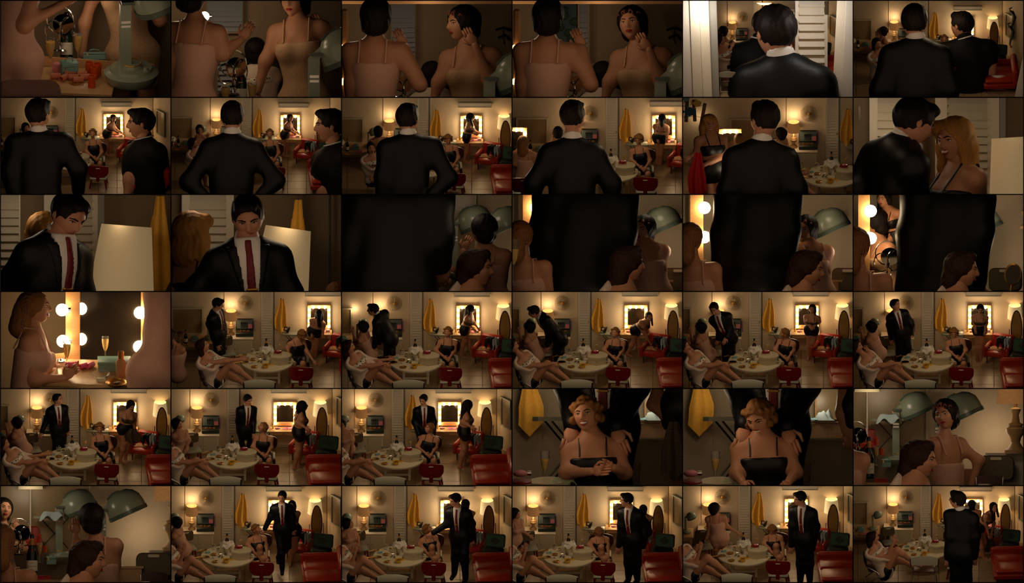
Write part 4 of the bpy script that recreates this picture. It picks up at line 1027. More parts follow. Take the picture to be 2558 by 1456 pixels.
def dep(c, pvy, fy): a = c.T(0, fy)[1]; return c.fd(a) + (c.T(0, pvy)[1] - a) / 100 * TN
def man(c, label, J, s, fy, face, look, **k): return fig(c, J, s, dep(c, J['pv'][1], fy), label, face, look, 'suit', ('short', 'hair_black'), 'm', **k)
def off(J, dx, dy): return {k: ((v[0] + dx, v[1] + dy) + tuple(v[2:]) if len(v) > 1 else v) for k, v in J.items()}
def recline(c, label='woman in a pale robe reclining with crossed legs', hd=(14, 137), arms=None, look=(70, 5, 0), **o):
    J = dict(hd=hd, nk=(25, 161), pv=(50, 222), ae=(70, 184, -.15), aw=(106, 178, -.2), ah=(118, 187, -.2), be=(66, 174, .15), bw=(112, 168, .2), lk=(90, 180, -.1), la=(150, 226, -.2), rk=(84, 206, .12), ra=(128, 230, .1), toe=(60,))
    J.update(arms or {}); J.update(o)
    c_ = dep(c, 222, 262)
    f = fig(c, J, 150, c_, label, 62, look, 'robe', ('mid', 'hair_brown'))
    put(folding_chair('wood_dark'), c, TR(c.F(*c.T(38, 262)), -PI / 2 + .1, 1.2 * c.s), 'chrome tube folding chair under the reclining woman', 'chair'); return f
def blonde(c, hd=(249, 97), nk=(250, 117), face=0, look=(0, -15, 0), smile=True, arms=None, label='blonde woman with pinned curls seated in a dark slip'):
    J = dict(hd=hd, nk=nk, pv=(258, 166), ae=(231, 145, -.08), aw=(251, 160, -.28), be=(278, 146, -.08), bw=(268, 161, -.28), lk=(248, 180, -.35), la=(250, 222, -.35), rk=(272, 180, -.35), ra=(272, 222, -.35))
    J.update(arms or {}); return fig(c, J, 117, dep(c, 166, 204), label, face, look, 'slip', ('curls', 'hair_dark_blond'), smile=smile, cols=dict(top='black_satin', neck=.09, len=.72))
def brunette(c, J, fy, face, look, s=113, label='long haired brunette in dark top and shorts', **k): return fig(c, J, s, dep(c, J['pv'][1], fy), label, face, look, 'two', ('long', 'hair_black'), cols=dict(top='leopard', bottom='black_satin'), **k)
SB = dict(hd=(327, 42), nk=(322, 57), pv=(313, 97), ae=(303, 79), aw=(309, 102), be=(336, 79), bw=(338, 100), lk=(311, 137, -.05), la=(301, 176), rk=(320, 137, .02), ra=(313, 174, .1))
DW = dict(hd=(40, 84), nk=(39, 103), pv=(62, 152), ae=(22, 126, .05), aw=(18, 100, -.02), be=(60, 128), bw=(50, 150, .1), lk=(30, 158, .2), la=(30, 190, .2), rk=(38, 160, .3), ra=(38, 192, .3))
def dryw(c, dx=0, dy=0, face=-115, look=(-110, 0, 0), label='woman in a blush slip seated by the hair dryer', J=None, **k):
    return fig(c, off(J or DW, dx, dy), 125, dep(c, (J or DW)['pv'][1] + dy, 186), label, face, look, 'slip', ('bob', 'hair_black'), **k)
# ================================================================== wide stills
SUITL = 'man in a black suit'
# row 4
c = Cell(3, 1, 1, 58, 1); wide(c)
man(c, SUITL + ' looking down beside the lamp', dict(hd=(59, 31), nk=(51, 47), pv=(60, 102), ae=(38, 80, -.1), aw=(58, 132, -.12), be=(72, 85, .1), bw=(72, 130, .1), lk=(60, 140), la=(56, 180), rk=(68, 142, .1), ra=(66, 178, .1)), 132, 186, 60, (82, -28, 0))
sm = MB().ball((0, 0, 0), (.13, .05, .1), 16, 10); put(N('smoke', sm, 'smoke', smooth='all', stuff=True), c, TR(c.P(112, 120, c.fd(190)), view=True), 'wisp of cigarette smoke by the robed woman mouth', 'smoke')
recline(c, hd=(22, 135), arms=dict(aw=(118, 168, -.2), ah=(140, 168, -.2), ae=(80, 172, -.15)), look=(75, 15, 0))
blonde(c, (270, 107), (255, 120), 25, (45, -35, 0), False, dict(ae=(232, 140, -.1), aw=(236, 152, -.2), be=(282, 150, -.1), bw=(298, 172, -.3)))
brunette(c, dict(hd=(312, 55), nk=(310, 70), pv=(301, 96), ae=(294, 85), aw=(294, 104, -.1), be=(324, 85), bw=(322, 104, -.1), lk=(299, 130), la=(294, 160), rk=(306, 130), ra=(303, 160)), 162, 180, (180, -20, 0), 100)
fig(c, dict(hd=(-62, 108), nk=(-52, 132), pv=(-44, 205), ae=(-30, 165), aw=(-34, 195)), 165, dep(c, 205, 250), 'woman in a blush slip cut off at the left edge', 150, (160, 0, 0), 'slip', ('snood', 'hair_brown'))
c = Cell(3, 2, 1, 4, 2); wide(c)
man(c, SUITL + ' bending toward the woman at left', dict(hd=(75, 44), nk=(88, 53), pv=(116, 112), ae=(82, 100, -.1), aw=(78, 138, -.1), be=(98, 95, .15), bw=(90, 128, .2), lk=(112, 142), la=(112, 180), rk=(120, 145, .1), ra=(122, 180, .1)), 130, 184, -120, (-95, -15, 0))
recline(c); blonde(c, (262, 99), (262, 118), 0, (-20, 0, 0)); dryw(c, 8, 1)
brunette(c, dict(hd=(319, 43), nk=(316, 57), pv=(305, 90), ae=(308, 74), aw=(322, 88, -.1), be=(325, 74, .1), bw=(336, 88, .1), lk=(303, 122, -.05), la=(294, 157), rk=(314, 124, .1), ra=(322, 158, .1)), 160, 70, (80, -25, 0), 100)
c = Cell(3, 3, 1, -3, 1); wide(c)
man(c, SUITL + ' bowing low toward the seated woman', dict(hd=(57, 50), nk=(73, 57), pv=(118, 112), ae=(92, 98, -.1), aw=(89, 136, -.1), be=(100, 98, .15), bw=(96, 128, .2), lk=(114, 142), la=(114, 180), rk=(122, 145, .1), ra=(124, 180, .1)), 132, 184, -70, (-85, -30, 0))
recline(c, hd=(3, 135), arms=dict(be=(60, 178, .1), bw=(36, 158, .1))); blonde(c, (260, 102), (262, 120), 0, (-25, 5, 0)); dryw(c, 4, 3)
brunette(c, dict(hd=(344, 62), nk=(336, 74), pv=(313, 93), ae=(330, 100, -.1), aw=(347, 128, -.1), be=(340, 98, .1), bw=(350, 122, .1), lk=(306, 124), la=(290, 155), rk=(318, 126, .1), ra=(320, 160, .1)), 160, 60, (20, 0, 0), 100, smile=True)
c = Cell(3, 4, 1, -2, 1); wide(c)
man(c, SUITL + ' leaning over and smiling down', dict(hd=(80, 42), nk=(91, 55), pv=(114, 110), ae=(94, 92, -.1), aw=(89, 118, -.1), be=(122, 90, -.05), bw=(110, 114, -.2), lk=(110, 140), la=(110, 182), rk=(122, 142, .1), ra=(124, 182, .1)), 130, 186, -15, (-15, -25, 12), smile=True)
recline(c, hd=(4, 137), arms=dict(be=(58, 178, .1), bw=(28, 150, .1))); blonde(c, (256, 104), (262, 120), -20, (-80, 0, 0)); dryw(c, 5, 4)
brunette(c, dict(hd=(325, 43), nk=(325, 58), pv=(323, 92), ae=(309, 74), aw=(318, 85, -.15), be=(343, 74), bw=(331, 85, -.15), lk=(318, 126), la=(316, 160), rk=(328, 126), ra=(322, 164, .05)), 166, -8, (-15, 0, 0), 102, smile=True)
c = Cell(3, 5, 1, 3, 1); wide(c)
man(c, SUITL + ' with his head turned aside', dict(hd=(101, 33), nk=(104, 48), pv=(116, 98), ae=(86, 82), aw=(91, 118), be=(142, 80), bw=(139, 106), lk=(112, 138), la=(112, 184), rk=(132, 136), ra=(138, 180)), 122, 188, 15, (55, 5, -8))
recline(c, hd=(4, 137), arms=dict(be=(58, 178, .1), bw=(36, 150, .1))); blonde(c, (248, 102), (251, 119), 0, (0, -25, 0)); dryw(c, 0, 2)
brunette(c, dict(hd=(314, 43), nk=(313, 58), pv=(312, 92), ae=(298, 74), aw=(301, 92, -.1), be=(329, 76), bw=(326, 96, -.1), lk=(308, 126), la=(306, 164), rk=(317, 126), ra=(315, 164)), 168, 0, (0, -25, 0), 102)
# row 5
c = Cell(4, 0); wide(c)
man(c, SUITL + ' walking past the louvered door', dict(hd=(144, 27), nk=(142, 42), pv=(146, 95), ae=(117, 76), aw=(104, 108, -.1), be=(166, 78), bw=(168, 104), lk=(141, 138), la=(138, 184), rk=(156, 138, .1), ra=(158, 182, .1)), 122, 188, 15, (55, 3, 0), smile=True)
recline(c, hd=(8, 138), arms=dict(be=(62, 172, .15), bw=(114, 164, .2))); blonde(c); dryw(c)
brunette(c, SB, 180, 15, (28, -32, 0))
put(hanging_cloth(.42, .42, 3, 'leopard', 'print_skirt'), c, TR(c.P(*c.T(332, 98), c.fd(184) - .45)), 'leopard print skirt in the brunette hands', 'skirt')
c = Cell(4, 1, 1, -27, 0); wide(c)
man(c, SUITL + ' touching the blonde on her shoulder', dict(hd=(219, 28), nk=(217, 43), pv=(213, 100), ae=(195, 80), aw=(199, 108, -.05), be=(234, 82), bw=(234, 110, -.2), lk=(208, 136), la=(208, 172), rk=(220, 136), ra=(222, 172)), 116, 178, 15, (35, -22, 0))
recline(c, arms=dict(be=(40, 185, .1), bw=(30, 160))); blonde(c, (257, 97), (259, 117), -10, (-60, 25, 0), False)
dryw(c, 0, 0, 40, (55, -5, 0), J=dict(hd=(44, 88), nk=(47, 105), pv=(52, 150), ae=(28, 128), aw=(34, 148, -.15), be=(72, 128), bw=(64, 150, -.15), lk=(46, 162, -.2), la=(46, 190, -.2)))
BR = dict(hd=(356, 44), nk=(350, 60), pv=(346, 106), ae=(344, 84, -.1), aw=(362, 96, -.2), be=(360, 84, .1), bw=(366, 98), lk=(346, 152), la=(335, 197), rk=(350, 150, .15), ra=(346, 192, .2))
brunette(c, BR, 200, 105, (110, -5, 0), 126)
c = Cell(4, 2, 1, -42, 0); wide(c)
man(c, SUITL + ' holding the blonde by both shoulders', dict(hd=(247, 28), nk=(248, 44), pv=(248, 100), ae=(224, 82), aw=(236, 116, -.25), be=(274, 82), bw=(272, 114, -.25), lk=(242, 136), la=(242, 172), rk=(254, 136), ra=(256, 172)), 116, 178, 5, (-25, -20, 0))
recline(c, arms=dict(be=(40, 185, .1), bw=(30, 160))); blonde(c, (262, 99), (264, 118), -15, (-55, 10, 0))
dryw(c, 2, 0, 20, (0, -5, 0), J=dict(hd=(40, 90), nk=(46, 105), pv=(54, 152), ae=(28, 128), aw=(34, 148, -.15), be=(68, 128), bw=(66, 152, -.15), lk=(46, 162, -.2), la=(46, 190, -.2)))
brunette(c, off(BR, 2, -2), 198, 105, (120, -20, 0), 126)
# row 6
MIRA = dict(ae=(60, 195, -.1), aw=(72, 160, -.1), ah=(74, 146, -.1), be=(50, 190, .1), bw=(60, 165, .1))
c = Cell(5, 1, 1, -40, 2); wide(c)
man(c, SUITL + ' striding toward the viewer', dict(hd=(318, 25), nk=(317, 42), pv=(319, 100), ae=(290, 72), aw=(274, 106), be=(344, 76), bw=(346, 106), lk=(315, 150, -.1), la=(318, 204, -.2), rk=(331, 148), ra=(308, 176, .25)), 124, 214, 0, (-15, -18, 0))
recline(c, arms=MIRA); blonde(c, (253, 106), (254, 124), 10, (60, 15, 0), True, dict(lk=(262, 150, -.3), la=(268, 200, -.3), aw=(262, 178, -.35), bw=(280, 178, -.35)))
dryw(c, 12, 4); brunette(c, dict(hd=(342, 47), nk=(340, 62), pv=(346, 104), ae=(332, 82), aw=(338, 98), be=(352, 82), bw=(352, 106), lk=(352, 146), la=(338, 186), rk=(346, 146), ra=(334, 188, .2)), 192, 0, (-10, 0, 0), 110, smile=True)
c = Cell(5, 2, 1, -36, 2); wide(c)
man(c, SUITL + ' reaching out to the seated blonde', dict(hd=(320, 33), nk=(328, 52), pv=(331, 118), ae=(300, 92), aw=(264, 116, -.05), be=(362, 92), bw=(359, 134), lk=(322, 162), la=(318, 214), rk=(343, 166, -.1), ra=(346, 228, -.1)), 142, 236, -18, (-58, -22, 0))
recline(c, arms=MIRA); blonde(c, (251, 106), (252, 124), 20, (70, 20, 0), True, dict(lk=(262, 150, -.3), la=(268, 200, -.3), aw=(262, 178, -.35), bw=(280, 178, -.35)))
dryw(c, 2, 0, 35, (75, 5, 0), J=dict(hd=(51, 92), nk=(49, 108), pv=(54, 152), ae=(36, 130), aw=(42, 148, -.15), be=(74, 126), bw=(78, 150, -.1), lk=(46, 162, -.2), la=(46, 190, -.2)))
fig(c, dict(hd=(346, 43), nk=(348, 60), pv=(350, 105), ae=(360, 82), aw=(356, 105), lk=(350, 140), la=(348, 176), rk=(356, 140), ra=(356, 176)), 112, dep(c, 105, 180), 'dark haired woman half hidden behind the suited man', 180, (170, 0, 0), 'two', ('bob', 'hair_black'))
c = Cell(5, 3, 1, -40, 2); wide(c)
man(c, SUITL + ' in profile before the oval mirror', dict(hd=(325, 33), nk=(334, 53), pv=(339, 124), ae=(312, 96), aw=(305, 150), be=(376, 96), bw=(366, 152), lk=(330, 172), la=(330, 228), rk=(350, 172), ra=(352, 230)), 150, 238, -25, (-75, -10, 0))
recline(c, arms=MIRA); blonde(c, (256, 113), (258, 126), 10, (10, -50, 0), True, dict(lk=(262, 150, -.3), la=(268, 200, -.3), aw=(262, 178, -.35), bw=(280, 178, -.35)))
fig(c, dict(hd=(48, 68), nk=(47, 84), pv=(46, 132), ae=(34, 108), aw=(36, 128), be=(62, 108), bw=(82, 122), lk=(46, 168), la=(44, 204)), 125, dep(c, 132, 206), 'woman in a blush slip standing at the left edge', 40, (60, -10, 0), 'slip', ('bob', 'hair_black'))
fig(c, dict(hd=(367, 56), nk=(370, 72), pv=(372, 112), lk=(372, 145), la=(370, 176)), 105, dep(c, 112, 180), 'dark haired woman mostly hidden behind the man', 180, (170, 0, 0), 'two', ('bob', 'hair_black'))
c = Cell(5, 4, 1, -29, -1); wide(c)
man(c, SUITL + ' watching with arms at his sides', dict(hd=(321, 32), nk=(329, 52), pv=(331, 126), ae=(302, 98), aw=(299, 152), be=(362, 102), bw=(352, 162), lk=(324, 176), la=(322, 236), rk=(344, 176), ra=(346, 236)), 152, 242, -18, (-60, -18, 0))
recline(c, arms=MIRA); blonde(c, (252, 110), (254, 124), -10, (-10, -40, 0), False, dict(lk=(262, 150, -.3), la=(268, 200, -.3), aw=(262, 178, -.35), bw=(280, 178, -.35)))
fig(c, dict(hd=(110, 57), nk=(110, 74), pv=(119, 126), ae=(95, 98), aw=(90, 124), be=(138, 100, .05), bw=(165, 117), lk=(114, 160), la=(113, 190), rk=(124, 160), ra=(124, 190)), 132, dep(c, 126, 192), 'woman in a blush slip standing with her back turned', 172, (110, 0, 0), 'slip', ('bob', 'hair_black'))
c = Cell(5, 5, .9, 16, 3); wide(c, dy_fold=-28, dx_fold=16)
man(c, SUITL + ' in the foreground turned away', dict(hd=(271, 36), nk=(282, 62), pv=(278, 172), ae=(250, 132, -.05), aw=(244, 198), be=(322, 132), bw=(318, 196, .1), lk=(268, 240), la=(266, 300), rk=(294, 240), ra=(296, 300)), 212, 330, 160, (-112, -8, 0))
recline(c, hd=(36, 140), label='woman in a pale robe looking into a hand mirror', look=(85, 0, 0), arms=dict(nk=(32, 166), pv=(70, 232), ae=(76, 194, -.1), aw=(94, 152, -.1), ah=(96, 138, -.1), be=(66, 190, .1), bw=(92, 160, .1), lk=(104, 174, -.1), la=(150, 208, -.1), rk=(102, 200, .12), ra=(140, 214, .1)))
brunette(c, dict(hd=(372, 56), nk=(362, 72), pv=(333, 108), ae=(350, 100, -.1), aw=(358, 132, -.1), be=(372, 100, .1), bw=(366, 126, .1), lk=(336, 152), la=(344, 196), rk=(346, 150, .1), ra=(334, 186, .1)), 200, 70, (30, 5, 0), 122, smile=True)
fig(c, dict(hd=(311, 48), nk=(313, 64), pv=(318, 108), ae=(300, 86), aw=(304, 104, -.1), be=(332, 86), bw=(330, 104, -.1), lk=(318, 140), la=(316, 165)), 118, dep(c, 108, 170), 'woman in a blush slip at the bulb lit mirror', 180, (180, 0, 0), 'slip', ('bob', 'hair_black'))
put(hand_mirror(1), c, TR(c.P(99, 124, c.fd(216)), 0, .5, PI / 2 - .2, -1.3), 'gold hand mirror held up by the robed woman', 'hand mirror')
put(hanging_cloth(.3, .5, 5, 'leopard', 'print_skirt'), c, TR(c.P(*c.T(358, 130), c.fd(175) - .3)), 'leopard print skirt hanging from the brunette hand', 'skirt')
# row 2 (over the shoulder of the standing man)
def polo(c, J, s, d, face, look, **k): return fig(c, J, s, d, 'heavyset man in a black polo shirt', face, look, 'polo', ('short', 'hair_black'), 'm', 'view', False, bulk=1.22, **k)
def backman(c, J, s, d, face, look, label=SUITL + ' seen from behind in the foreground', **k): return fig(c, J, s, d, label, face, look, 'suit', ('short', 'hair_black'), 'm', 'view', False, **k)
SEATW = dict(hd=(28, 118), nk=(28, 138), pv=(36, 200), ae=(12, 170), aw=(24, 195, -.15), be=(46, 170), bw=(50, 196, -.15), lk=(60, 205, -.2), la=(64, 240, -.2))
c = Cell(1, 0, .84, 21, 14); wide(c, fold=False, dim=.85)
blonde(c, (251, 90), (251, 112), 0, (-10, 0, 0)); dryw(c, 12, -10, 30, (20, 0, 0), J=dict(hd=(40, 84), nk=(40, 103), pv=(52, 150), ae=(28, 128), aw=(38, 112, -.2), be=(60, 126), bw=(56, 148, -.15)))
brunette(c, dict(hd=(312, 46), nk=(308, 60), pv=(295, 88), ae=(304, 76), aw=(318, 84, -.1), be=(318, 76, .1), bw=(330, 84, .1), lk=(294, 120), la=(291, 152), rk=(302, 120, .1), ra=(300, 152, .1)), 158, 60, (20, 0, 0), 98)
fig(c, SEATW, 140, dep(c, 200, 240), 'brunette in a pale robe seated by the dressing table', -60, (-70, 0, 0), 'robe', ('mid', 'hair_brown'))
backman(c, dict(hd=(95, 44), nk=(97, 92), pv=(98, 270), ae=(22, 185), aw=(38, 262), be=(196, 178), bw=(196, 236, .1), bs=(158, 115), **{'as': (40, 118)}), 330, .75, 172, (150, 0, 0))
polo(c, dict(hd=(352, 66), nk=(362, 108), pv=(368, 280), ae=(322, 205, -.08), aw=(316, 262, -.1), be=(410, 205, .2), bw=(412, 250, .2)), 310, 1.9, -62, (-88, 0, 0))
c = Cell(1, 1, .84, 36, 16); wide(c, fold=False, dim=.85)
blonde(c, (251, 88), (251, 112), 0, (0, 0, 0)); dryw(c, 3, -6, 10, (5, 0, 0), smile=True, J=dict(hd=(40, 84), nk=(40, 103), pv=(52, 150), ae=(26, 126), aw=(30, 108, -.2), be=(62, 126), bw=(64, 106, -.15)))
brunette(c, dict(hd=(312, 42), nk=(308, 57), pv=(297, 88), ae=(302, 74), aw=(318, 84, -.1), be=(318, 76, .1), bw=(330, 84, .1), lk=(294, 120), la=(291, 152), rk=(302, 120, .1), ra=(300, 152, .1)), 158, 60, (30, 0, 0), 98)
fig(c, off(SEATW, -4, 0), 140, dep(c, 200, 240), 'brunette in a pale robe seated by the dressing table', 60, (60, 0, 0), 'robe', ('mid', 'hair_brown'))
backman(c, dict(hd=(153, 50), nk=(153, 96), pv=(150, 280), ae=(44, 212, -.05), aw=(84, 250, -.12), be=(262, 208, -.05), bw=(222, 250, -.12)), 330, .75, 180, (180, 0, 0))
polo(c, dict(hd=(398, 72), nk=(412, 122), pv=(420, 320), ae=(380, 240, -.08), aw=(370, 300, -.1)), 345, 1.9, -60, (-86, 0, 0))
c = Cell(1, 2, .93, 34, 15); wide(c, fold=False, dim=.9)
blonde(c, (250, 96), (252, 115), 0, (10, -20, 0)); dryw(c, 22, -10, 180, (180, 0, 0), J=dict(hd=(40, 84), nk=(40, 103), pv=(48, 152), ae=(28, 126), aw=(28, 142), be=(58, 126), bw=(58, 146)))
brunette(c, dict(hd=(311, 37), nk=(308, 53), pv=(301, 87), ae=(300, 72), aw=(318, 80, -.1), be=(318, 72, .1), bw=(330, 78, .1), lk=(300, 120), la=(294, 156), rk=(306, 120, .1), ra=(300, 156, .1)), 160, 80, (85, 0, 0), 100)
fig(c, off(SEATW, 16, 2), 140, dep(c, 200, 240), 'brunette in a pale robe looking back at the viewer', 30, (5, 0, 0), 'robe', ('mid', 'hair_brown'))
backman(c, dict(hd=(165, 55), nk=(167, 98), pv=(163, 280), ae=(104, 200), aw=(100, 262), be=(268, 202, -.05), bw=(226, 246, -.1), bs=(226, 125)), 320, .75, 178, (165, 0, 0))
c = Cell(1, 3, 1., 66, 12); wide(c, fold=False, dim=.95, bulbs2=True)
blonde(c, (250, 92), (250, 114), 0, (-20, -25, 0)); dryw(c, 8, -10, 180, (180, 0, 0), J=dict(hd=(40, 84), nk=(40, 103), pv=(48, 152), ae=(26, 120), aw=(28, 100), be=(58, 126), bw=(58, 146)))
brunette(c, dict(hd=(308, 40), nk=(306, 56), pv=(302, 86), ae=(292, 74), aw=(296, 90, -.1), be=(322, 74), bw=(320, 88, -.1), lk=(298, 120), la=(294, 154), rk=(306, 120), ra=(304, 154)), 158, 180, (170, 0, 0), 100)
fig(c, dict(hd=(26, 112), nk=(30, 134), pv=(32, 196), ae=(6, 165), aw=(14, 142), be=(48, 168), bw=(44, 192)), 150, c.fd(205), 'woman with netted hair seated at the bulb mirror', 165, (175, 0, 0), 'slip', ('snood', 'hair_dark_blond'), 'f', 'room', False)
backman(c, dict(hd=(150, 50), nk=(150, 108), pv=(148, 300), ae=(52, 215), aw=(50, 290), be=(248, 215), bw=(252, 290)), 345, .75, 178, (165, 0, 0))
put(wood_chair('red_chair'), c, TR(c.F(26, 262), 0, 1.05), 'dark red chair behind the netted hair woman', 'chair')
c = Cell(1, 4, 1.07, 178, 11); wide(c, fold=False, bulbs2=True)
dryw(c, 20, -10); recline(c, arms=dict(hd=(-40, 137)))
fig(c, dict(hd=(141, 106), nk=(143, 130), pv=(142, 196), ae=(124, 160), aw=(120, 190), be=(164, 160), bw=(164, 190)), 150, c.fd(222), 'woman with netted hair seated at the bulb mirror', 178, (185, 0, 0), 'slip', ('snood', 'hair_dark_blond'), 'f', 'room', False)
fig(c, dict(hd=(66, 68), nk=(68, 94), pv=(74, 182), ae=(34, 138, -.05), aw=(18, 148, -.2), be=(106, 140), bw=(52, 170, -.2), lk=(64, 250), la=(64, 330), rk=(92, 250), ra=(92, 330)), 205, 1.9, 'blonde woman in black two piece holding a red dress', 20, (12, -5, 0), 'two', ('wavy', 'hair_blond'), 'f', 'view', False, smile=True)
put(hanging_cloth(.48, 1.3, 2, 'red_dress', 'red_dress'), c, TR(c.P(36, 138, 1.3), 0, .95, view=True), 'bright red dress hanging from the blonde hands', 'dress')
backman(c, dict(hd=(204, 56), nk=(195, 116), pv=(192, 310), ae=(112, 235), aw=(110, 300), be=(284, 230), bw=(286, 300)), 390, .75, 188, (-150, 0, 0))
put(fish('fish_yellow', 'gold'), c, TR(c.P(34, 15, 3.2), PI, .62, view=True), 'yellow fish plaque high on the left wall', 'plaque')
put(fish('fish_blue', 'fish_teal'), c, TR(c.P(16, 36, 3.15), PI, .8, view=True), 'blue fish plaque below the yellow one', 'plaque')
put(fish('fish_teal', 'fish_blue'), c, TR(c.P(6, 4, 3.1), PI, .5, view=True), 'pale teal fish plaque in the corner', 'plaque')
dr = E('driftwood_fence', *[N('driftwood_plank', MB().box(x, 0, 0, .09, .03, .55, bev=.01, M=RY(a)), 'drift') for x, a in ((.0, .05), (.22, -.06), (.38, .18))], N('wire', MB().tube([(-.1, -.02, .12), (.2, -.03, .15), (.48, -.02, .1)], .006, 5).tube([(-.1, -.02, .4), (.2, -.03, .36), (.48, -.02, .44)], .006, 5), 'steel_dark'))
put(dr, c, TR(c.P(8, 62, 3.3), 0, 1., view=True), 'driftwood fence ornament behind the fish plaques', 'wall art')
# row 1, fifth and sixth
c = Cell(0, 5, .8, 28, 17); wide(c, fold=False, dim=.9)
dryw(c, 16, -8, -70, (-85, 0, 0), J=dict(hd=(40, 84), nk=(40, 103), pv=(48, 152), ae=(26, 120), aw=(26, 98), be=(56, 126), bw=(54, 146)))
fig(c, dict(hd=(59, 110), nk=(60, 130), pv=(64, 185), ae=(46, 155), aw=(56, 182), be=(76, 155), bw=(88, 122)), 130, c.fd(205), 'brunette in a pale robe seated in profile', 40, (30, 0, 0), 'robe', ('mid', 'hair_brown'), 'f', 'room', False)
blonde(c, (249, 100), (249, 118), 0, (0, 0, 0))
backman(c, dict(hd=(152, 56), nk=(157, 104), pv=(152, 300), ae=(66, 225), aw=(60, 300), be=(238, 225), bw=(238, 300)), 375, .7, 180, (178, 0, 0))
polo(c, dict(hd=(271, 64), nk=(282, 100), pv=(282, 260), ae=(228, 180), aw=(232, 235), be=(344, 160), bw=(352, 226), bs=(336, 122)), 285, 2.0, 172, (-130, 0, 0))
sh = MB().lathe([(.15, 0), (.145, .3), (.14, .3), (.145, 0)], 28, cap=False)
put(E('table_lamp', N('lamp_shade', sh, 'shirt'), N('lamp_base', MB().lathe([(.06, -.2), (.07, -.18), (.02, -.1), (.015, .05)], 14), 'lamp_base')), c, TR(c.P(362, 224, 1.9), 0, 1.2, view=True), 'unlit white drum shaded lamp beside the sofa', 'lamp')
for i, (x, y) in enumerate(((396, 52), (392, 90))): put(seahorse(), c, TR(c.P(x, y + 30, 2.4 - .3 * i), .6, 1.5, view=True), ['upper', 'lower'][i] + ' dark seahorse ornament on the side wall', 'wall art')
mbw = MB().box(0, 0, 0, .5, .05, 2.6); put(N('wall_front', mbw, 'wall_hall', smooth=False), c, TR(c.P(424, 262, .9), 0, 1, ry=.2, view=True), 'pale hall wall edge at the right', kind='structure')
c = Cell(0, 4, .7, 59, 23); wide(c, fold=False, table=False, chair=False, left=False, dim=.8)
put(folding_chair('chair_grey'), c, TR(c.F(112, 225), 0, .8), 'steel folding chair just inside the doorway', 'chair')
fig(c, dict(hd=(98, 78), nk=(100, 92), pv=(104, 140), ae=(92, 112), aw=(96, 92), be=(110, 112), bw=(116, 132)), 110, c.fd(165), 'woman in a blush slip beyond the doorway', -60, (-80, 0, 0), 'slip', ('bob', 'hair_black'), 'f', 'room', False)
fig(c, dict(hd=(92, 100), nk=(95, 118), pv=(104, 165), ae=(112, 140, -.1), aw=(122, 118), be=(100, 140, .1), bw=(118, 128, .1), lk=(134, 130), la=(138, 165)), 130, c.fd(185), 'woman in a pale robe holding a mirror beyond the doorway', 60, (80, 0, 0), 'robe', ('mid', 'hair_brown'), 'f', 'room', False)
polo(c, dict(hd=(200, 66), nk=(192, 104), pv=(190, 280), ae=(138, 170), aw=(142, 205), be=(250, 180), bw=(250, 240)), 320, 2.3, 172, (-165, 0, 0))
backman(c, dict(hd=(232, 82), nk=(252, 152), pv=(246, 420), ae=(135, 300), aw=(120, 400), be=(362, 290), bw=(370, 400)), 560, .8, 165, (-158, 0, 0))
def jamb(x0, x1, d, m, lb, name, ry=0.):
    put(N(name, MB().box((x1 - x0) / 200, 0, 0, (x1 - x0) / 100, .08, 2.9, bev=.01), m), c, TR(c.P(x0, 262, d), 0, 1, ry=ry, view=True), lb, kind='structure')
jamb(-6, 30, .75, 'wall_hall', 'pale textured hall wall left of the door', 'wall_left', -.04)
jamb(26, 50, .72, 'white_paint', 'white moulded door casing at left', 'trim_21', -.04)
jamb(50, 74, .85, 'white_paint', 'inner jamb of the doorway at left', 'trim_22', -.04); jamb(70, 92, 1.0, 'door_grey', 'grey door jamb at left', 'trim_23', -.03)
lv = louver(.86, 2.9, 14, .09)
put(N('door_2', None, kids=lv['kids'] + [N('hinge', MB().box(.40, -.03, 2.25, .12, .02, .34, bev=.005), 'chrome', [N('screw', MB().ball((.40, -.043, 2.3 + .1 * i), .012, 8, 5), 'steel_dark') for i in range(3)])]), c, TR(c.P(320, 262, 1.5), .35, 1, view=True), 'white louvered door swung open at right', kind='structure')
jamb(372, 398, 1.1, 'white_paint', 'white door casing at right', 'trim_24', .05); jamb(394, 440, .95, 'wall_hall', 'hall wall right of the door', 'wall_right', .05)
put(E('ceiling_lamp', N('glass_dish', MB().lathe([(0, 0), (.1, .01), (.19, .05), (.17, .06), (0, .03)], 26), 'bulb_off'), N('pull_chain', MB().tube([(.0, 0, 0), (0, 0, -.08)], .006, 5), 'gold')), c, TR(c.P(203, 13, 3.), 0, 1, view=True), 'shallow glass ceiling lamp with a pull chain', 'lamp')
light('hall_light', c.P(60, 20, .25), 16., (1, .9, .8), .2); light('hall_light', c.P(340, 12, .3), 16., (1, .92, .86), .2)
# ================================================================== close stills
def vw(c, node, x, y, d, label, cat, sc=1., rz=0., rx=0., ry=0., grp=None): return put(node, c, TR(c.P(x, y, d), rz, sc, rx, ry, view=True), label, cat, grp)
def rm(c, node, x, y, label, cat, sc=1., rz=0., z=0., grp=None): return put(node, c, TR(c.F(x, y, z), rz, sc), label, cat, grp)
def vstruct(c, name, mb, m, x, y, d, label, kids=(), rz=0., ry=0.): return put(N(name, mb, m, kids), c, TR(c.P(x, y, d), rz, 1., 0, ry, view=True), label, kind='structure')
def plank(w, h, t=.1, bev=.01): return MB().box(0, 0, 0, w, t, h, bev=bev)
def woman(c, J, s, d, label, face, look, outfit='slip', hair=('bob', 'hair_black'), **k): return fig(c, J, s, d, label, face, look, outfit, hair, 'f', 'view', False, **k)
def suit(c, J, s, d, label, face, look, **k): return fig(c, J, s, d, label, face, look, 'suit', ('short', 'hair_black'), 'm', 'view', False, **k)
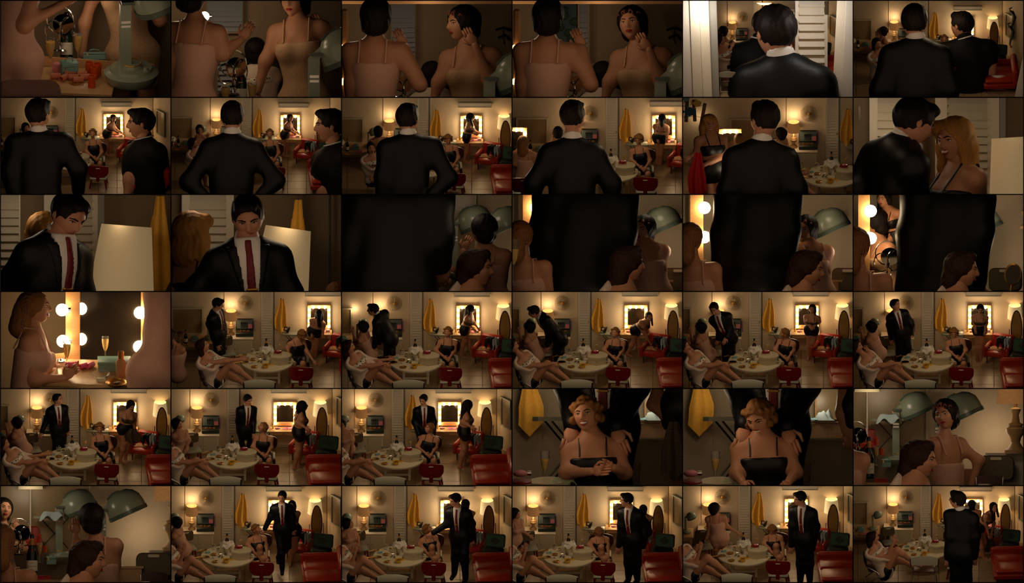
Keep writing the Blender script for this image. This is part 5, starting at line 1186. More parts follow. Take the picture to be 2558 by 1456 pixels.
def bulbnode(): 
    if 'bn' not in TREES: TREES['bn'] = E('globe_bulb', N('globe', MB().ball((0, 0, 0), .14, 20, 14), 'bulb'), N('socket', MB().lathe([(.05, 0), (.055, .1)], 14, M=TL(.11, .04, 0) @ RY(PI / 2)), 'chrome'))
    return TREES['bn']
WL = (1, .76, .52)

# ---- row 1 column 1: dressing table with flutes and rollers
c = Cell(0, 0); c.floor_at(205, 2.0)
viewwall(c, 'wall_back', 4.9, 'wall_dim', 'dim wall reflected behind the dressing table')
put(E('dressing_table', N('top', MB().box(0, 0, -.08, 2.6, 1.62, .08, bev=.01), 'wood_top'), N('front_rail', MB().box(0, -.74, -.5, 2.4, .06, .42), 'wood_top'), N('end_panel', MB().box(1.2, 0, -.5, .06, 1.5, .42), 'wood_top')), c, TR(c.F(158, 200), -.10), 'wooden dressing table strewn with rollers and flutes', 'dressing table')
vstruct(c, 'window_1', plank(3.9, .26, .06), 'wood_light', 190, 172, 3.0, 'wooden lower rail of the big mirror', ry=.07)  # lower rail of the mirror frame, no window here
rm(c, flute(.09), 126, 180, 'champagne flute standing on the dressing table', 'glass', 3.9); vw(c, flute(.09), 195, 168, 3.2, 'champagne flute seen beyond the mirror rail', 'glass', 3.7)
vw(c, bottle(False), 166, 152, 3.3, 'champagne bottle seen beyond the mirror rail', 'bottle', 3.05); vw(c, wire_stand(), 150, 128, 3.15, 'chrome wire loop stand by the champagne bottle', 'stand', 2.6); vw(c, wire_stand(), 2, 108, 3.0, 'chrome wire loops at the left edge', 'stand', 2.)
rm(c, handle_case(.42, .3, .34), 173, 185, 'mint vanity case with an upright handle', 'case', 1., .2); vw(c, handle_case(.58, .3, .2), 236, 150, 3.4, 'second mint case seen in the mirror', 'case')
rm(c, E('sponge', N('sponge_block', MB().lathe([(.12, 0), (.14, .02), (.11, .2), (.09, .22), (0, .22)], 8), 'pink')), 143, 178, 'pink sponge beside the mint case', 'sponge')
for i, (x, y, r_) in enumerate(((139, 197, .05), (160, 201, .9), (178, 188, .3), (184, 200, -.1), (205, 192, .2), (212, 200, .3), (196, 206, .1), (170, 190, .7))): rm(c, roller('roller'), x, y, f'pinkish hair roller, {["first", "second", "third", "fourth", "fifth", "sixth", "seventh", "eighth"][i]} of the pile', 'roller', 2.3, r_, grp='rollers on the dressing table')
for i, (x, y) in enumerate(((223, 185), (236, 196), (244, 188), (229, 218))): rm(c, tumbler('orange'), x, y, ['orange tube roller at the back left', 'orange tube roller in the middle', 'orange tube roller at the back right', 'orange tube roller nearest the viewer'][i], 'roller', 2.9)
rm(c, ashtray(), 188, 208, 'amber ashtray among the rollers', 'ashtray', 1.7)
rm(c, dryer(), 328, 205, 'mint hood dryer standing on the dressing table', 'hair dryer', 2.75, .12)
woman(c, dict(hd=(28, -150), nk=(34, -95), pv=(34, 140), ae=(-30, 20), aw=(-40, 90), be=(62, 62, -.1), bw=(190, -8, .1), lk=(20, 280), la=(10, 420), rk=(66, 280), ra=(70, 420)), 400, 1.7, 'woman in a blush slip with her back to us', 168, (170, 0, 0))
woman(c, dict(hd=(300, -150), nk=(300, -85), pv=(330, 130), ae=(212, 58), aw=(206, 140), be=(400, 50), bw=(385, -20), lk=(300, 290), la=(300, 400), rk=(370, 290), ra=(370, 400)), 370, 3.9, 'woman in a lace slip seen in the mirror', -5, (0, 0, 0), cols=dict(top='blush_lace', neck=.12))
vw(c, pad_chair(), 72, 478, 1.1, 'dark chair back at the lower left', 'chair', 3.6, PI)
light('mirror_light', c.P(40, 10, 2.6), 5., WL, .2); light('mirror_light', c.P(215, 20, 2.9), 3.5, WL, .2); light('table_light', c.P(210, 60, 1.0), 1.6, WL, .3)

# ---- row 1 columns 2 to 4: woman at the mirror
def mirror_shot(c, seat):
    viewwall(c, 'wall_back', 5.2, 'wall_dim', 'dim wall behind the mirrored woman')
c = Cell(0, 1); mirror_shot(c, 0)
vw(c, louver(.92, 1.5, 11, .02, 'window_slat', 'wall_dim'), 134, 84, 5.0, 'louvered shutter with bluish slats', 'shutter', 1); vw(c, louver(.7, .9, 6, .02, 'window_slat', 'wall_dim'), 150, 232, 5.0, 'lower louvered shutter behind the bottle', 'shutter')
vw(c, bulbnode(), 84, 41, 3.2, 'glowing globe bulb beside the woman neck', 'bulb', .85); light('bulb_light', c.P(92, 40, 2.9), 2.2, WL, .12)
vw(c, bottle(False), 176, 262, 3.3, 'champagne bottle in front of the mirror', 'bottle', 2.7); vw(c, flute(.09), 136, 298, 3.0, 'left champagne flute at the lower edge', 'glass', 3.7); vw(c, flute(.09), 203, 290, 3.2, 'right champagne flute at the lower edge', 'glass', 3.7)
vw(c, wire_stand(), 155, 236, 3.1, 'chrome wire loop stand by the bottle', 'stand', 2.6); vw(c, dryer(), 372, 360, 2.2, 'mint hood dryer at the right edge', 'hair dryer', 2.75, .1)
woman(c, dict(hd=(56, -14), nk=(62, 56), pv=(50, 262), ae=(5, 150), aw=(0, 200), be=(132, 134, -.05), bw=(176, 98), bh=(196, 68), lk=(40, 360), la=(30, 450)), 400, 1.6, 'woman in a blush slip seen from behind', 160, (150, 0, 0))
woman(c, dict(hd=(308, 2), nk=(318, 52), pv=(335, 250), ae=(236, 152), aw=(216, 232), be=(408, 150), bw=(376, 80), lk=(300, 380), la=(300, 480)), 380, 4.0, 'woman in a lace slip seen in the mirror', -12, (-25, 0, 0), cols=dict(top='blush_lace', neck=.14))
woman(c, dict(hd=(212, 128), nk=(215, 175), pv=(225, 280)), 270, 4.6, 'dark haired seated woman seen from behind in the mirror', 170, (170, 0, 0), 'robe', ('bob', 'hair_black'))
light('mirror_light', c.P(10, 20, 2.8), 6., WL, .2); light('mirror_light', c.P(225, 30, 3.0), 3.5, WL, .25)
for j, (cc, dx) in enumerate(((2, 0), (3, 3))):
    c = Cell(0, cc); mirror_shot(c, 0)
    vstruct(c, 'trim_30', plank(4.4, .1, .08), 'wood_light', 212, 10, 3.6, 'wooden top rail of the mirror')
    put(E('bulb_rail', N('rail', plank(.18, 2.4, .12, .05), 'wood_light'), *[N('bulb', MB().ball((-.05, -.1, z), .085, 14, 10), 'bulb_off') for z in (.58, 1.42)]), c, TR(c.P(8 + dx, 262, 2.2), view=True), 'wooden bulb rail at the left edge', 'bulb rail')
    if j == 0: vw(c, louver(.62, 1.42, 11, .02, 'window_slat', 'wall_dim'), 154, 146, 5.0, 'louvered shutter with bluish slats', 'shutter')
    else:
        put(E('window_view', N('outdoor_backdrop', plank(.5, 1.6, .02), 'outside'), *[N('leaf_cluster', MB().ball((.2 * math.sin(i * 2.3), -.05, .2 + .14 * i), (.12, .04, .1), 8, 6), 'foliage') for i in range(9)]), c, TR(c.P(136, 158, 5.05), view=True), 'foliage seen through the open window', 'foliage')
        vw(c, louver(.3, 1.5, 11, .05, 'window_slat', 'wall_dim'), 178, 150, 5.0, 'narrow shutter folded beside the window', 'shutter')
    vw(c, bulbnode(), 104, 104, 3.3, 'small glowing bulb behind the woman neck', 'bulb', .5); vw(c, bottle(False), 20, 300, 2.2, 'green bottle top at the lower left', 'bottle', 1.6); vw(c, wire_stand(), 152, 262, 3.1, 'chrome wire loop stand at the lower edge', 'stand', 2.); vw(c, dryer(), 384, 420, 2.2, 'mint hood dryer at the lower right', 'hair dryer', 2.75, .1)
    vw(c, E('wall_ornament', N('metal_leaves', MB().tube([(-.2, 0, 0), (.0, 0, .06), (.2, 0, -.02)], .03, 5).tube([(-.15, 0, -.2), (.05, 0, -.12), (.15, 0, -.25)], .03, 5).tube([(.0, 0, .1), (-.02, 0, -.2), (.02, 0, -.35)], .02, 5), 'steel_dark')), 405, 75, 5.1, 'dark metal leaf ornament on the far wall', 'wall art')
    woman(c, dict(hd=(88 + dx, 44), nk=(82 + dx, 104), pv=(80 + dx, 310), ae=(25, 210), aw=(20, 260), be=(196, 212, -.05), bw=(158 + dx * 6, 118), bh=(142 + dx * 6, 84), lk=(70, 400), la=(70, 500)), 400, 1.6, 'woman in a blush slip seen from behind', 172, (165, 0, 0))
    lk = (-58, 0, 0) if j == 0 else (-18, 8, 8)
    woman(c, dict(hd=(300 - j * 2, 60), nk=(322, 120), pv=(330, 300), ae=(242, 205), aw=(228, 262), be=(372, 205, -.15), bw=(334 + j * 8, 112 + j * 12, -.2), bh=(312 + j * 8, 74 + j * 16, -.2), lk=(300, 400), la=(300, 480)), 380, 4.1, 'woman in a lace slip touching her cheek in the mirror', -15, lk, cols=dict(top='blush_lace', neck=.14), rollers=4)
    woman(c, dict(hd=(228, 188), nk=(230, 235), pv=(235, 320)), 280, 4.7, 'dark haired woman low in the mirror', 170, (160, 0, 0), 'robe', ('bob', 'hair_black'))
    light('mirror_light', c.P(14, 60, 2.9), 5., WL, .2); light('mirror_light', c.P(218, 30, 3.0), 3.5, WL, .25); light('bulb_light', c.P(14, 120, 1.7), .8, WL, .1)

# ---- row 2 column 6, row 3 columns 1 and 2: man, blonde and the lampshade
def shade_cell(r_, cc): 
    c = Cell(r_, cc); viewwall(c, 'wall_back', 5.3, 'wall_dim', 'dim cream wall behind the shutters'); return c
def bigshade(c, x, y, w, h, tilt, d=3.0):
    sh = MB().lathe([(w / 2, 0), (w * .38, h), (w * .37, h), (w * .49, 0)], 36, cap=False)
    vw(c, E('table_lamp', N('lamp_shade', sh, 'shade_big'), N('lamp_stem', MB().tube([(0, 0, -.4), (0, 0, h * .6)], .03, 8), 'lamp_base')
        ), x, y, d, 'large lit cream lampshade', 'lamp', 1., 0, .0, tilt)
c = shade_cell(1, 5)
vw(c, louver(1.3, 2.9, 14, .2), 105, 262, 4.9, 'left louvered closet door behind the man', 'door'); vw(c, louver(1.6, 2.9, 14, .3), 284, 262, 5.0, 'right louvered closet door behind the blonde', 'door')
vstruct(c, 'trim_31', plank(.16, 2.9, .06), 'door_grey', 373, 262, 4.95, 'grey door edge beside the lampshade')
vw(c, E('hinge', N('hinge_leaf', MB().box(0, 0, 0, .05, .03, .34), 'steel_dark')), 15, 56, 4.7, 'dark hinge on the left door', 'hinge')
bigshade(c, 404, 262, 1.3, 1.62, -.06)
suit(c, dict(hd=(150, 62), nk=(116, 112), pv=(60, 330), ae=(-5, 240), aw=(0, 320), be=(160, 260, .1), bw=(170, 330)), 500, 1.6, 'man in a black suit bowing his head', 125, (118, -22, 0))
woman(c, dict(hd=(252, 108), nk=(272, 172), pv=(262, 380), ae=(212, 300), aw=(200, 330), be=(318, 280), bw=(322, 340)), 470, 2.4, 'smiling blonde woman in a black top', -60, (-42, -4, 4), 'two', ('wavy', 'hair_blond'), smile=True)
light('room_fill', c.P(395, 60, 2.6), 5., WL, .3); light('room_fill', c.P(40, 20, 3.4), 7., (1, .78, .55), .3)  # unseen points added as fill for this still
c = shade_cell(2, 0)
vw(c, louver(.62, 2.9, 14, .04), 20, 262, 4.9, 'louvered shutter at the left edge', 'door'); vw(c, louver(1.5, 2.9, 14, .3), 185, 262, 5.0, 'louvered closet door behind the man', 'door')
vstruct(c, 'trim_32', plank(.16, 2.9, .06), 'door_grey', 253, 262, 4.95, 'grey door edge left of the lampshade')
bigshade(c, 302, 255, 1.66, 1.78, .08); vw(c, hanging_cloth(.6, 2.7, 2), 398, 4, 4.4, 'yellow robe hanging behind the lampshade', 'robe')
suit(c, dict(hd=(170, 52), nk=(136, 108), pv=(120, 330), ae=(12, 230), aw=(10, 320), be=(205, 250, .12), bw=(215, 330)), 480, 1.6, 'man in a black suit looking down at the lampshade', 40, (38, -30, -8))
woman(c, dict(hd=(112, 98), nk=(150, 150), pv=(160, 340), be=(205, 200), bw=(205, 270)), 430, 3.5, 'blonde woman mostly hidden behind the man', 150, (150, 0, 0), 'two', ('wavy', 'hair_blond'))
light('room_fill', c.P(300, 60, 2.4), 5., WL, .3); light('room_fill', c.P(60, 20, 3.4), 6., (1, .78, .55), .3)
c = shade_cell(2, 1)
vw(c, louver(1.3, 2.9, 14, .18), 92, 262, 4.9, 'louvered closet door behind the blonde', 'door')
vstruct(c, 'trim_33', plank(.05, 2.9, .06), 'steel_dark', 397, 262, 4.95, 'dark seam in the wall at right'); bigshade(c, 268, 262, 1.5, 1.8, .14, 3.3); vw(c, hanging_cloth(.5, 2.6, 3), 318, 13, 4.2, 'yellow robe hanging from the wall', 'robe')
suit(c, dict(hd=(192, 56), nk=(188, 118), pv=(205, 340), ae=(62, 240), aw=(60, 330), be=(300, 250), bw=(305, 330)), 460, 1.6, 'man in a black suit looking down', 5, (2, -26, 6))
woman(c, dict(hd=(52, 98), nk=(50, 160), pv=(60, 350), ae=(10, 250), aw=(20, 330)), 440, 3.3, 'blonde woman turned away at left', 150, (140, 0, 0), 'two', ('wavy', 'hair_blond'))
woman(c, dict(hd=(412, 250), nk=(415, 290), pv=(415, 380)), 260, 2.4, 'netted hair of a woman at the lower right', 170, (170, 0, 0), 'slip', ('snood', 'hair_dark_blond'))
light('room_fill', c.P(290, 60, 2.4), 5., WL, .3); light('room_fill', c.P(60, 20, 3.4), 5., (1, .78, .55), .3)

# ---- row 3 columns 3 to 6: dark suit in front of the dryer
def dryer_cell(cc, r_=2, wd=5.3):
    c = Cell(r_, cc); viewwall(c, 'wall_back', wd, 'wall', 'cream wall glowing behind the hair dryer'); return c
def netted(c, x, y, s, d, lb='woman with netted hair at the left edge', look=(150, 0, 0)): return woman(c, dict(hd=(x, y), nk=(x + .02 * s, y + .19 * s), pv=(x + .1 * s, y + .8 * s), be=(x + .22 * s, y + .5 * s), bw=(x + .16 * s, y + .45 * s, .1), bh=(x + .17 * s, y + .35 * s, .1)), s, d, lb, 165, look, 'slip', ('snood', 'hair_dark_blond'))
c = dryer_cell(2)
vw(c, wall_frame(2.9, 3.4, 'cream', 'mirror_painted_room'), 192, 300, 5.15, 'big wall mirror behind the suited man', 'mirror', 1)
vw(c, dryer(), 292, 214, 4.4, 'mint dryer seen in the mirror', 'hair dryer', 1.75); vw(c, dryer(), 372, 216, 3.7, 'mint hood dryer at the right edge', 'hair dryer', 1.75)
woman(c, dict(hd=(352, 86), nk=(360, 138), pv=(372, 270), ae=(300, 190), aw=(304, 140), ah=(318, 112), be=(398, 210), bw=(392, 260)), 310, 3.0, 'woman in a blush slip with her back turned', 165, (-135, 10, 0))
woman(c, dict(hd=(338, 186), nk=(322, 245), pv=(310, 380)), 400, 1.8, 'dark haired woman in profile at the lower right', 60, (72, 0, 0), 'robe', ('mid', 'hair_brown'))
suit(c, dict(hd=(120, -130), nk=(135, -45), pv=(120, 240), ae=(10, 110), aw=(-5, 250), be=(238, 105), bw=(246, 175, .1), bs=(232, 10), **{'as': (50, 10)}), 620, 1.2, 'black suited back filling the left', 175, (180, 0, 0))
vw(c, E('bulb_rail', N('rail', plank(.5, .16, .1), 'wood_light'), N('bulb', MB().ball((-.1, -.12, .1), .14, 16, 10), 'bulb')), 12, 10, 4.2, 'corner of a bulb lit mirror frame', 'bulb rail')
light('lamp_light', c.P(415, 150, 3.2), 6., WL, .25); light('room_fill', c.P(300, 14, 3.0), 4., WL, .3); light('room_fill', c.P(330, 60, 1.0), 1.2, WL, .3)
for cc in (3, 4, 5):
    c = dryer_cell(cc, 2, 5.95); k = cc - 3
    rx = (26, 18, 10)[k]; rw = (.34, .34, .30)[k]
    nb = MB().ball((0, 0, 0), .145, 18, 12)
    put(E('bulb_rail', N('rail', plank(rw, 2.9, .12), 'wood_light', M=TL(.0, 0, 0)), *[N('bulb', MB().ball(((.18, .2, .17)[k], -.14, z), .15, 18, 12), 'bulb') for z in ((2.29,), (2.29, 1.56), (2.21, 1.53))[k]]), c, TR(c.P(rx + 16, 262, 3.4), view=True), 'wooden mirror frame post with globe bulbs', 'bulb rail')
    light('bulb_light', c.P(rx + 60, 36, 2.9), 3., WL, .15)
    if cc < 5: vw(c, wall_frame(.9, 3.2, 'wood_light', 'mirror_painted_room'), (50, 60)[k] if k else 60, 300, 5.5, 'strip of mirror beside the bulbs', 'mirror')
    else: vw(c, wall_frame(1.2, 3.2, 'wood_light', 'mirror_painted_room'), 80, 300, 5.8, 'mirror strip beside the bulbs', 'mirror')
    hx, hy = ((382, 62), (375, 66), (330, 66))[k]
    vw(c, dryer(), hx - 50, hy + 165, 5.2, 'mint hood dryer behind the women', 'hair dryer', 1.85)
    if cc == 5:
        woman(c, dict(hd=(50, 72), nk=(66, 120), pv=(76, 240), be=(98, 160), bw=(86, 128), bh=(98, 100)), 290, 4.3, 'woman with red lips seen in the mirror', -60, (-72, -4, 0), cols=dict(top='blush_lace')); woman(c, dict(hd=(76, 12), nk=(90, 40), pv=(108, 110), ae=(88, 70), aw=(92, 100)), 190, 4.5, 'brunette seen far off in the mirror', -40, (-30, 0, 0), 'two', ('long', 'hair_black'))
        vw(c, wire_stand(), 84, 215, 2.9, 'chrome wire loop mirror stand', 'stand', 2.3); vw(c, E('hand_mirror', N('rim', MB().lathe([(.2, -.02), (.22, 0), (.2, .02), (0, .02)], 26, sy=1.3, M=RX(PI / 2)), 'gold'), N('mirror_face', MB().lathe([(.19, 0), (.19, .03), (0, .03)], 26, sy=1.3, M=RX(PI / 2)), 'mirror_dark'), N('handle', MB().tube([(0, 0, -.26), (0, 0, -.6)], .03, 6), 'gold')), 398, 200, 2., 'gold rimmed hand mirror at the right', 'hand mirror', 1., 0, 0, .15)
        vw(c, table_lamp(), 435, 85, 5.0, 'edge of a linen lampshade at the right', 'lamp', 2.2)
    else:
        woman(c, dict(hd=((326, 88), (305, 88))[k], nk=((335, 128), (318, 130))[k], pv=((352, 250), (336, 255))[k], ae=((300, 190), (280, 190))[k], aw=((296, 132), (276, 128))[k], be=((368, 185), (352, 190))[k], bw=((366, 240), (350, 240))[k]), 300, 4.0, 'woman in a blush slip with rolled hair and red lips', -150, (-22, 0, -6), rollers=4)
        vw(c, E('side_table', N('top', MB().box(0, 0, .32, .7, .4, .05), 'wood_top'), N('cabinet', MB().box(0, 0, -.2, .62, .36, .52), 'wood_top')), (378, 365)[k], 250, 4.6, 'small wooden side table', 'table')
    vw(c, pad_chair(), (408, 404, 370)[k], 330, 4.0, 'olive padded chair at the right', 'chair', 1.9, -.2)
    netted(c, (22, 20, 8)[k], (105, 110, 128)[k], 330 if k < 2 else 380, 1.7)
    sx = (172, 178, 226)[k]; ss = (600, 500, 540)[k] / 600
    suit(c, dict(hd=(sx + 20, -160), nk=(sx + 20, -70), pv=(sx - 8, 240), ae=(sx - 90 * ss, 100), aw=(sx - 100 * ss, 240), be=(sx + 96 * ss, 90), bw=(sx + 88 * ss, 215), **{'as': (sx - 70 * ss, -10), 'bs': (sx + 92 * ss, 8)}), 600 * ss, 2.7, 'black suited back across the middle', 176, (180, 0, 0))
    px, py = ((290, 175), (312, 186), (272, 188))[k]
    woman(c, dict(hd=(px, py), nk=(px - 18, py + 62), pv=(px - 25, py + 200)), 380, 1.0, 'dark haired woman in profile nearest us', 60, ((110, 0, 0), (80, -8, 0), (85, -4, 0))[k], 'robe', ('mid', 'hair_brown'))
    light('lamp_light', c.P(412, 135, 4.4), 6., WL, .25); light('room_fill', c.P(345, 14, 4.2), 3.5, WL, .3); light('face_fill', c.P(395, 90, 1.4), 1., WL, .3)  # room and face points are unseen added fill
    if k == 0: vw(c, flute(.06), 2, 226, 1.1, 'glass held at the left edge', 'glass', 5.)

# ---- row 4 column 1: netted hair woman at the bulb mirror
c = Cell(3, 0); c.floor_at(208, 2.2)
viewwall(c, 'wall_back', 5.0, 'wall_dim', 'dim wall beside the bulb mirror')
put(E('dressing_table', N('top', MB().box(0, 0, -.08, 4.2, 1.6, .08, bev=.01), 'wood_top'), N('front_rail', MB().box(0, -.74, -.5, 4., .06, .42), 'wood_top')), c, TR(c.F(260, 202), -.06), 'pale wooden dressing table below the bulb mirror', 'dressing table')
mg = E('bulb_mirror', N('left_post', plank(.36, 2.6, .12), 'wood_light', M=TL(-1.0, 0, -.1)), N('right_post', plank(.36, 2.6, .12), 'wood_light', M=TL(.88, 0, -.1)), N('bottom_rail', plank(2.2, .24, .14), 'wood_light', M=TL(0, -.05, .0) @ RY(.05)), N('corner_brace', MB().prism([(-1.7, 0), (-1.55, .42), (-1.2, .45), (-1.2, 0)], -.05, .05), 'wood_light'), N('mirror_glass', MB().box(-.05, .06, .1, 1.7, .02, 2.5), 'mirror_dark'),
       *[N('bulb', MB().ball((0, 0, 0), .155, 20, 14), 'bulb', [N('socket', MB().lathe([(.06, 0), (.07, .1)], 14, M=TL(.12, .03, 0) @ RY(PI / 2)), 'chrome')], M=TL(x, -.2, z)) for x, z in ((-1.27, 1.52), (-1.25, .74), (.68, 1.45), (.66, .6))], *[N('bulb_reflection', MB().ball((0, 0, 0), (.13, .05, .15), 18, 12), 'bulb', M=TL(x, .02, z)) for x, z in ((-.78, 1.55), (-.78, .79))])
vw(c, mg, 282, 198, 3.6, 'wooden mirror frame with large globe bulbs', 'mirror')
for x, y in ((155, 46), (155, 123), (348, 52), (346, 138)): light('bulb_light', c.P(x, y, 2.75), 1.5, WL, .16)
rm(c, flute(.085), 167, 196, 'champagne flute on the table at left', 'glass', 3.3); vw(c, flute(.085), 263, 178, 3.45, 'champagne flute before the mirror', 'glass', 2.9)
rm(c, small_bottle('tan_cloth', 'gold'), 302, 212, 'tall amber lotion bottle with gold cap', 'bottle', 5.); rm(c, small_box(.8, .4, .26, 'mint_case', 'mint_case'), 285, 193, 'wide mint box behind the lotion bottle', 'box')
rm(c, E('glass_dish', N('dish', MB().lathe([(.1, 0), (.2, .12), (.19, .12), (.09, .01)], 12), 'glass')), 252, 218, 'cut glass dish on the table', 'dish', 1.2); rm(c, ashtray(), 290, 232, 'black round dish at the table front', 'dish', 3.); rm(c, small_box(.22, .16, .06, 'paper', 'cream'), 253, 222, 'small cream soap box', 'box')
for i, (x, y) in enumerate(((173, 188), (185, 188), (208, 192), (226, 190))): rm(c, roller('hot_pink'), x, y, f'hot pink roller, {["first", "second", "third", "fourth"][i]} from the left', 'roller', 2., .3 * i)
rm(c, glass_jar(), 152, 192, 'frosted jar behind the flute', 'jar', 2.)
vw(c, bottle(False), 378, 165, 3.3, 'green bottle neck beside the right post', 'bottle', 1.5)
woman(c, dict(hd=(88, 40), nk=(84, 98), pv=(60, 290), ae=(86, 222, -.1), aw=(160, 215), ah=(195, 188), be=(120, 215, .15), bw=(140, 200, .2), **{'as': (72, 130, -.1)}), 360, 1.9, 'woman with netted hair and blush slip holding a lipstick', 78, (88, 5, 0), 'slip', ('snood', 'hair_dark_blond'), smile=True)
vw(c, E('lipstick', N('tube', MB().lathe([(.03, 0), (.03, .12), (.022, .12)], 10), 'gold'), N('colour_tip', MB().lathe([(.02, .12), (.02, .17), (.006, .2)], 10), 'seal_red')), 193, 188, 1.75, 'lipstick in the netted woman hand', 'lipstick', .8, 0, 0, .2)
woman(c, dict(hd=(446, -140), nk=(440, -85), pv=(398, 196), ae=(480, 60), aw=(480, 120), lk=(352, 320), la=(350, 430), rk=(430, 320), ra=(430, 430)), 430, 1.4, 'woman in a blush slip standing at the right edge', 170, (180, 0, 0))
woman(c, dict(hd=(275, -140), nk=(275, -85), pv=(278, 95), ae=(215, 20), aw=(262, 52, -.1), be=(345, 20), bw=(352, 90), lk=(250, 220), la=(250, 320), rk=(305, 220), ra=(305, 320)), 340, 4.3, 'woman in dark shorts seen in the mirror', 0, (0, 0, 0), 'two')
light('room_fill', c.P(215, 20, 1.2), 1.2, WL, .3)

# ---- row 5 columns 4 and 5: smiling blonde with the man behind
for cc in (3, 4):
    c = Cell(4, cc); k = cc - 3
    viewwall(c, 'wall_back', 5.2, 'wall', 'cream wall behind the seated blonde')
    vstruct(c, 'trim_34', plank(.9, 2.9, .06), 'wall', 30, 262, 5.05, 'lighter wall return at the left')
    vw(c, hanging_cloth(.62, 1.5, 4 + k), 45, -30, 4.6, 'yellow robe hanging at the left', 'robe')
    vw(c, ironing_board(), 150, 232, 4.3, 'ironing board behind the blonde', 'ironing board', 3.6, .4)
    vw(c, E('vanity_table', N('top', MB().box(0, 0, 0, 1.5, .5, .04), 'wood_top'), N('drawer', MB().box(0, -.2, -.38, 1.4, .06, .36), 'wood_top')), 372, 85, 4.5, 'pale vanity top beyond the man', 'vanity table')
    vw(c, wall_frame(1.3, 1.2, 'wood_light', 'mirror_painted_room'), 395, 76, 4.9, 'mirror above the pale vanity', 'mirror')
    vw(c, crumple(.5, .3, .3, 'blue_cloth', 3), 352, 80, 4.35, 'clear plastic bag heaped on the vanity', 'bag'); vw(c, crumple(.4, .2, .08, 'cobalt', 6), 318, 78, 4.3, 'turquoise cloth on the vanity', 'cloth')
    light('mirror_light', c.P(338, 30, 4.1), 3.5, (1, .85, .6), .15)
    vw(c, E('waste_bin', N('bin', MB().lathe([(.17, 0), (.2, .5), (.19, .5), (.16, .02)], 22), 'wall_dim')), 300, 236, 4.2, 'dim round waste bin at right', 'bin')
    suit(c, dict(hd=(228, -190), nk=(228, -120), pv=(225, 85), ae=(136, -10), aw=(152 + k * 4, 96, -.25), ah=(142 + k * 4, 128, -.3), be=(312, -10), bw=(258, 102, -.25), bh=(268, 128, -.3), lk=(190, 240), la=(190, 330), rk=(258, 240), ra=(258, 330)), 480, 3.2, 'man in a black suit behind with hands on her shoulders', 0, (0, 0, 0))
    hx, hy = (186, 66) if k == 0 else (192, 72)
    woman(c, dict(hd=(hx, hy), nk=(200, 128), pv=(206, 290), ae=(134, 212, -.1), aw=(202 if k == 0 else 150, 206 if k == 0 else 235, -.35), be=(282, 210, -.1), bw=(248 if k == 0 else 262, 196 if k == 0 else 235, -.35), **{'as': (140, 152), 'bs': (262, 150)}), 400, 1.9, 'laughing blonde with pinned curls in a dark slip' if k == 0 else 'blonde with pinned curls looking down in a dark slip', 0, ((-18, 4, 8) if k == 0 else (-25, -26, 6)), 'slip', ('curls', 'hair_dark_blond'), smile=True, cols=dict(top='black_satin', neck=.11))
    woman(c, dict(hd=(440, -180), nk=(440, -120), pv=(425, 40), ae=(350, 40), aw=(388, 78), lk=(425, 200), la=(425, 300)) if k == 0 else dict(hd=(455, -180), nk=(455, -120), pv=(450, 40), ae=(395, 60), aw=(405, 110), lk=(450, 200), la=(450, 300)), 330, 3.4, 'brunette body cut off at the right edge', -20, (0, 0, 0), 'two')
    if k == 0: put(hanging_cloth(.7, 1.5, 4, 'leopard', 'print_skirt'), c, TR(c.P(405, 82, 2.7), 0, 1., view=True), 'leopard print skirt held at the right', 'skirt')
    vw(c, hat_box(), 90, 262, 1.6, 'cream train case at the lower left', 'case', 1.7, 0, .25); vw(c, round_box(), 22, 246, 1.4, 'round powder box at the lower left corner', 'box', 2.6, 0, .25); vw(c, puff(), 20, 220, 1.35, 'pink perfume atomiser on the round box', 'atomiser', 3.4)
    vw(c, flute(.045), 81, 245, 1.9, 'champagne flute standing at the left', 'glass', 3.9); vw(c, draped(.36, .2, .24, 'lace', 5), 128, 246, 1.5, 'pale green lace garment on the table', 'garment')
    light('room_fill', c.P(90, 25, 1.5), 6.5, (1, .72, .46), .3); light('room_fill', c.P(60, 10, 3.9), 3., WL, .3)  # two unseen fill points added, without fixtures

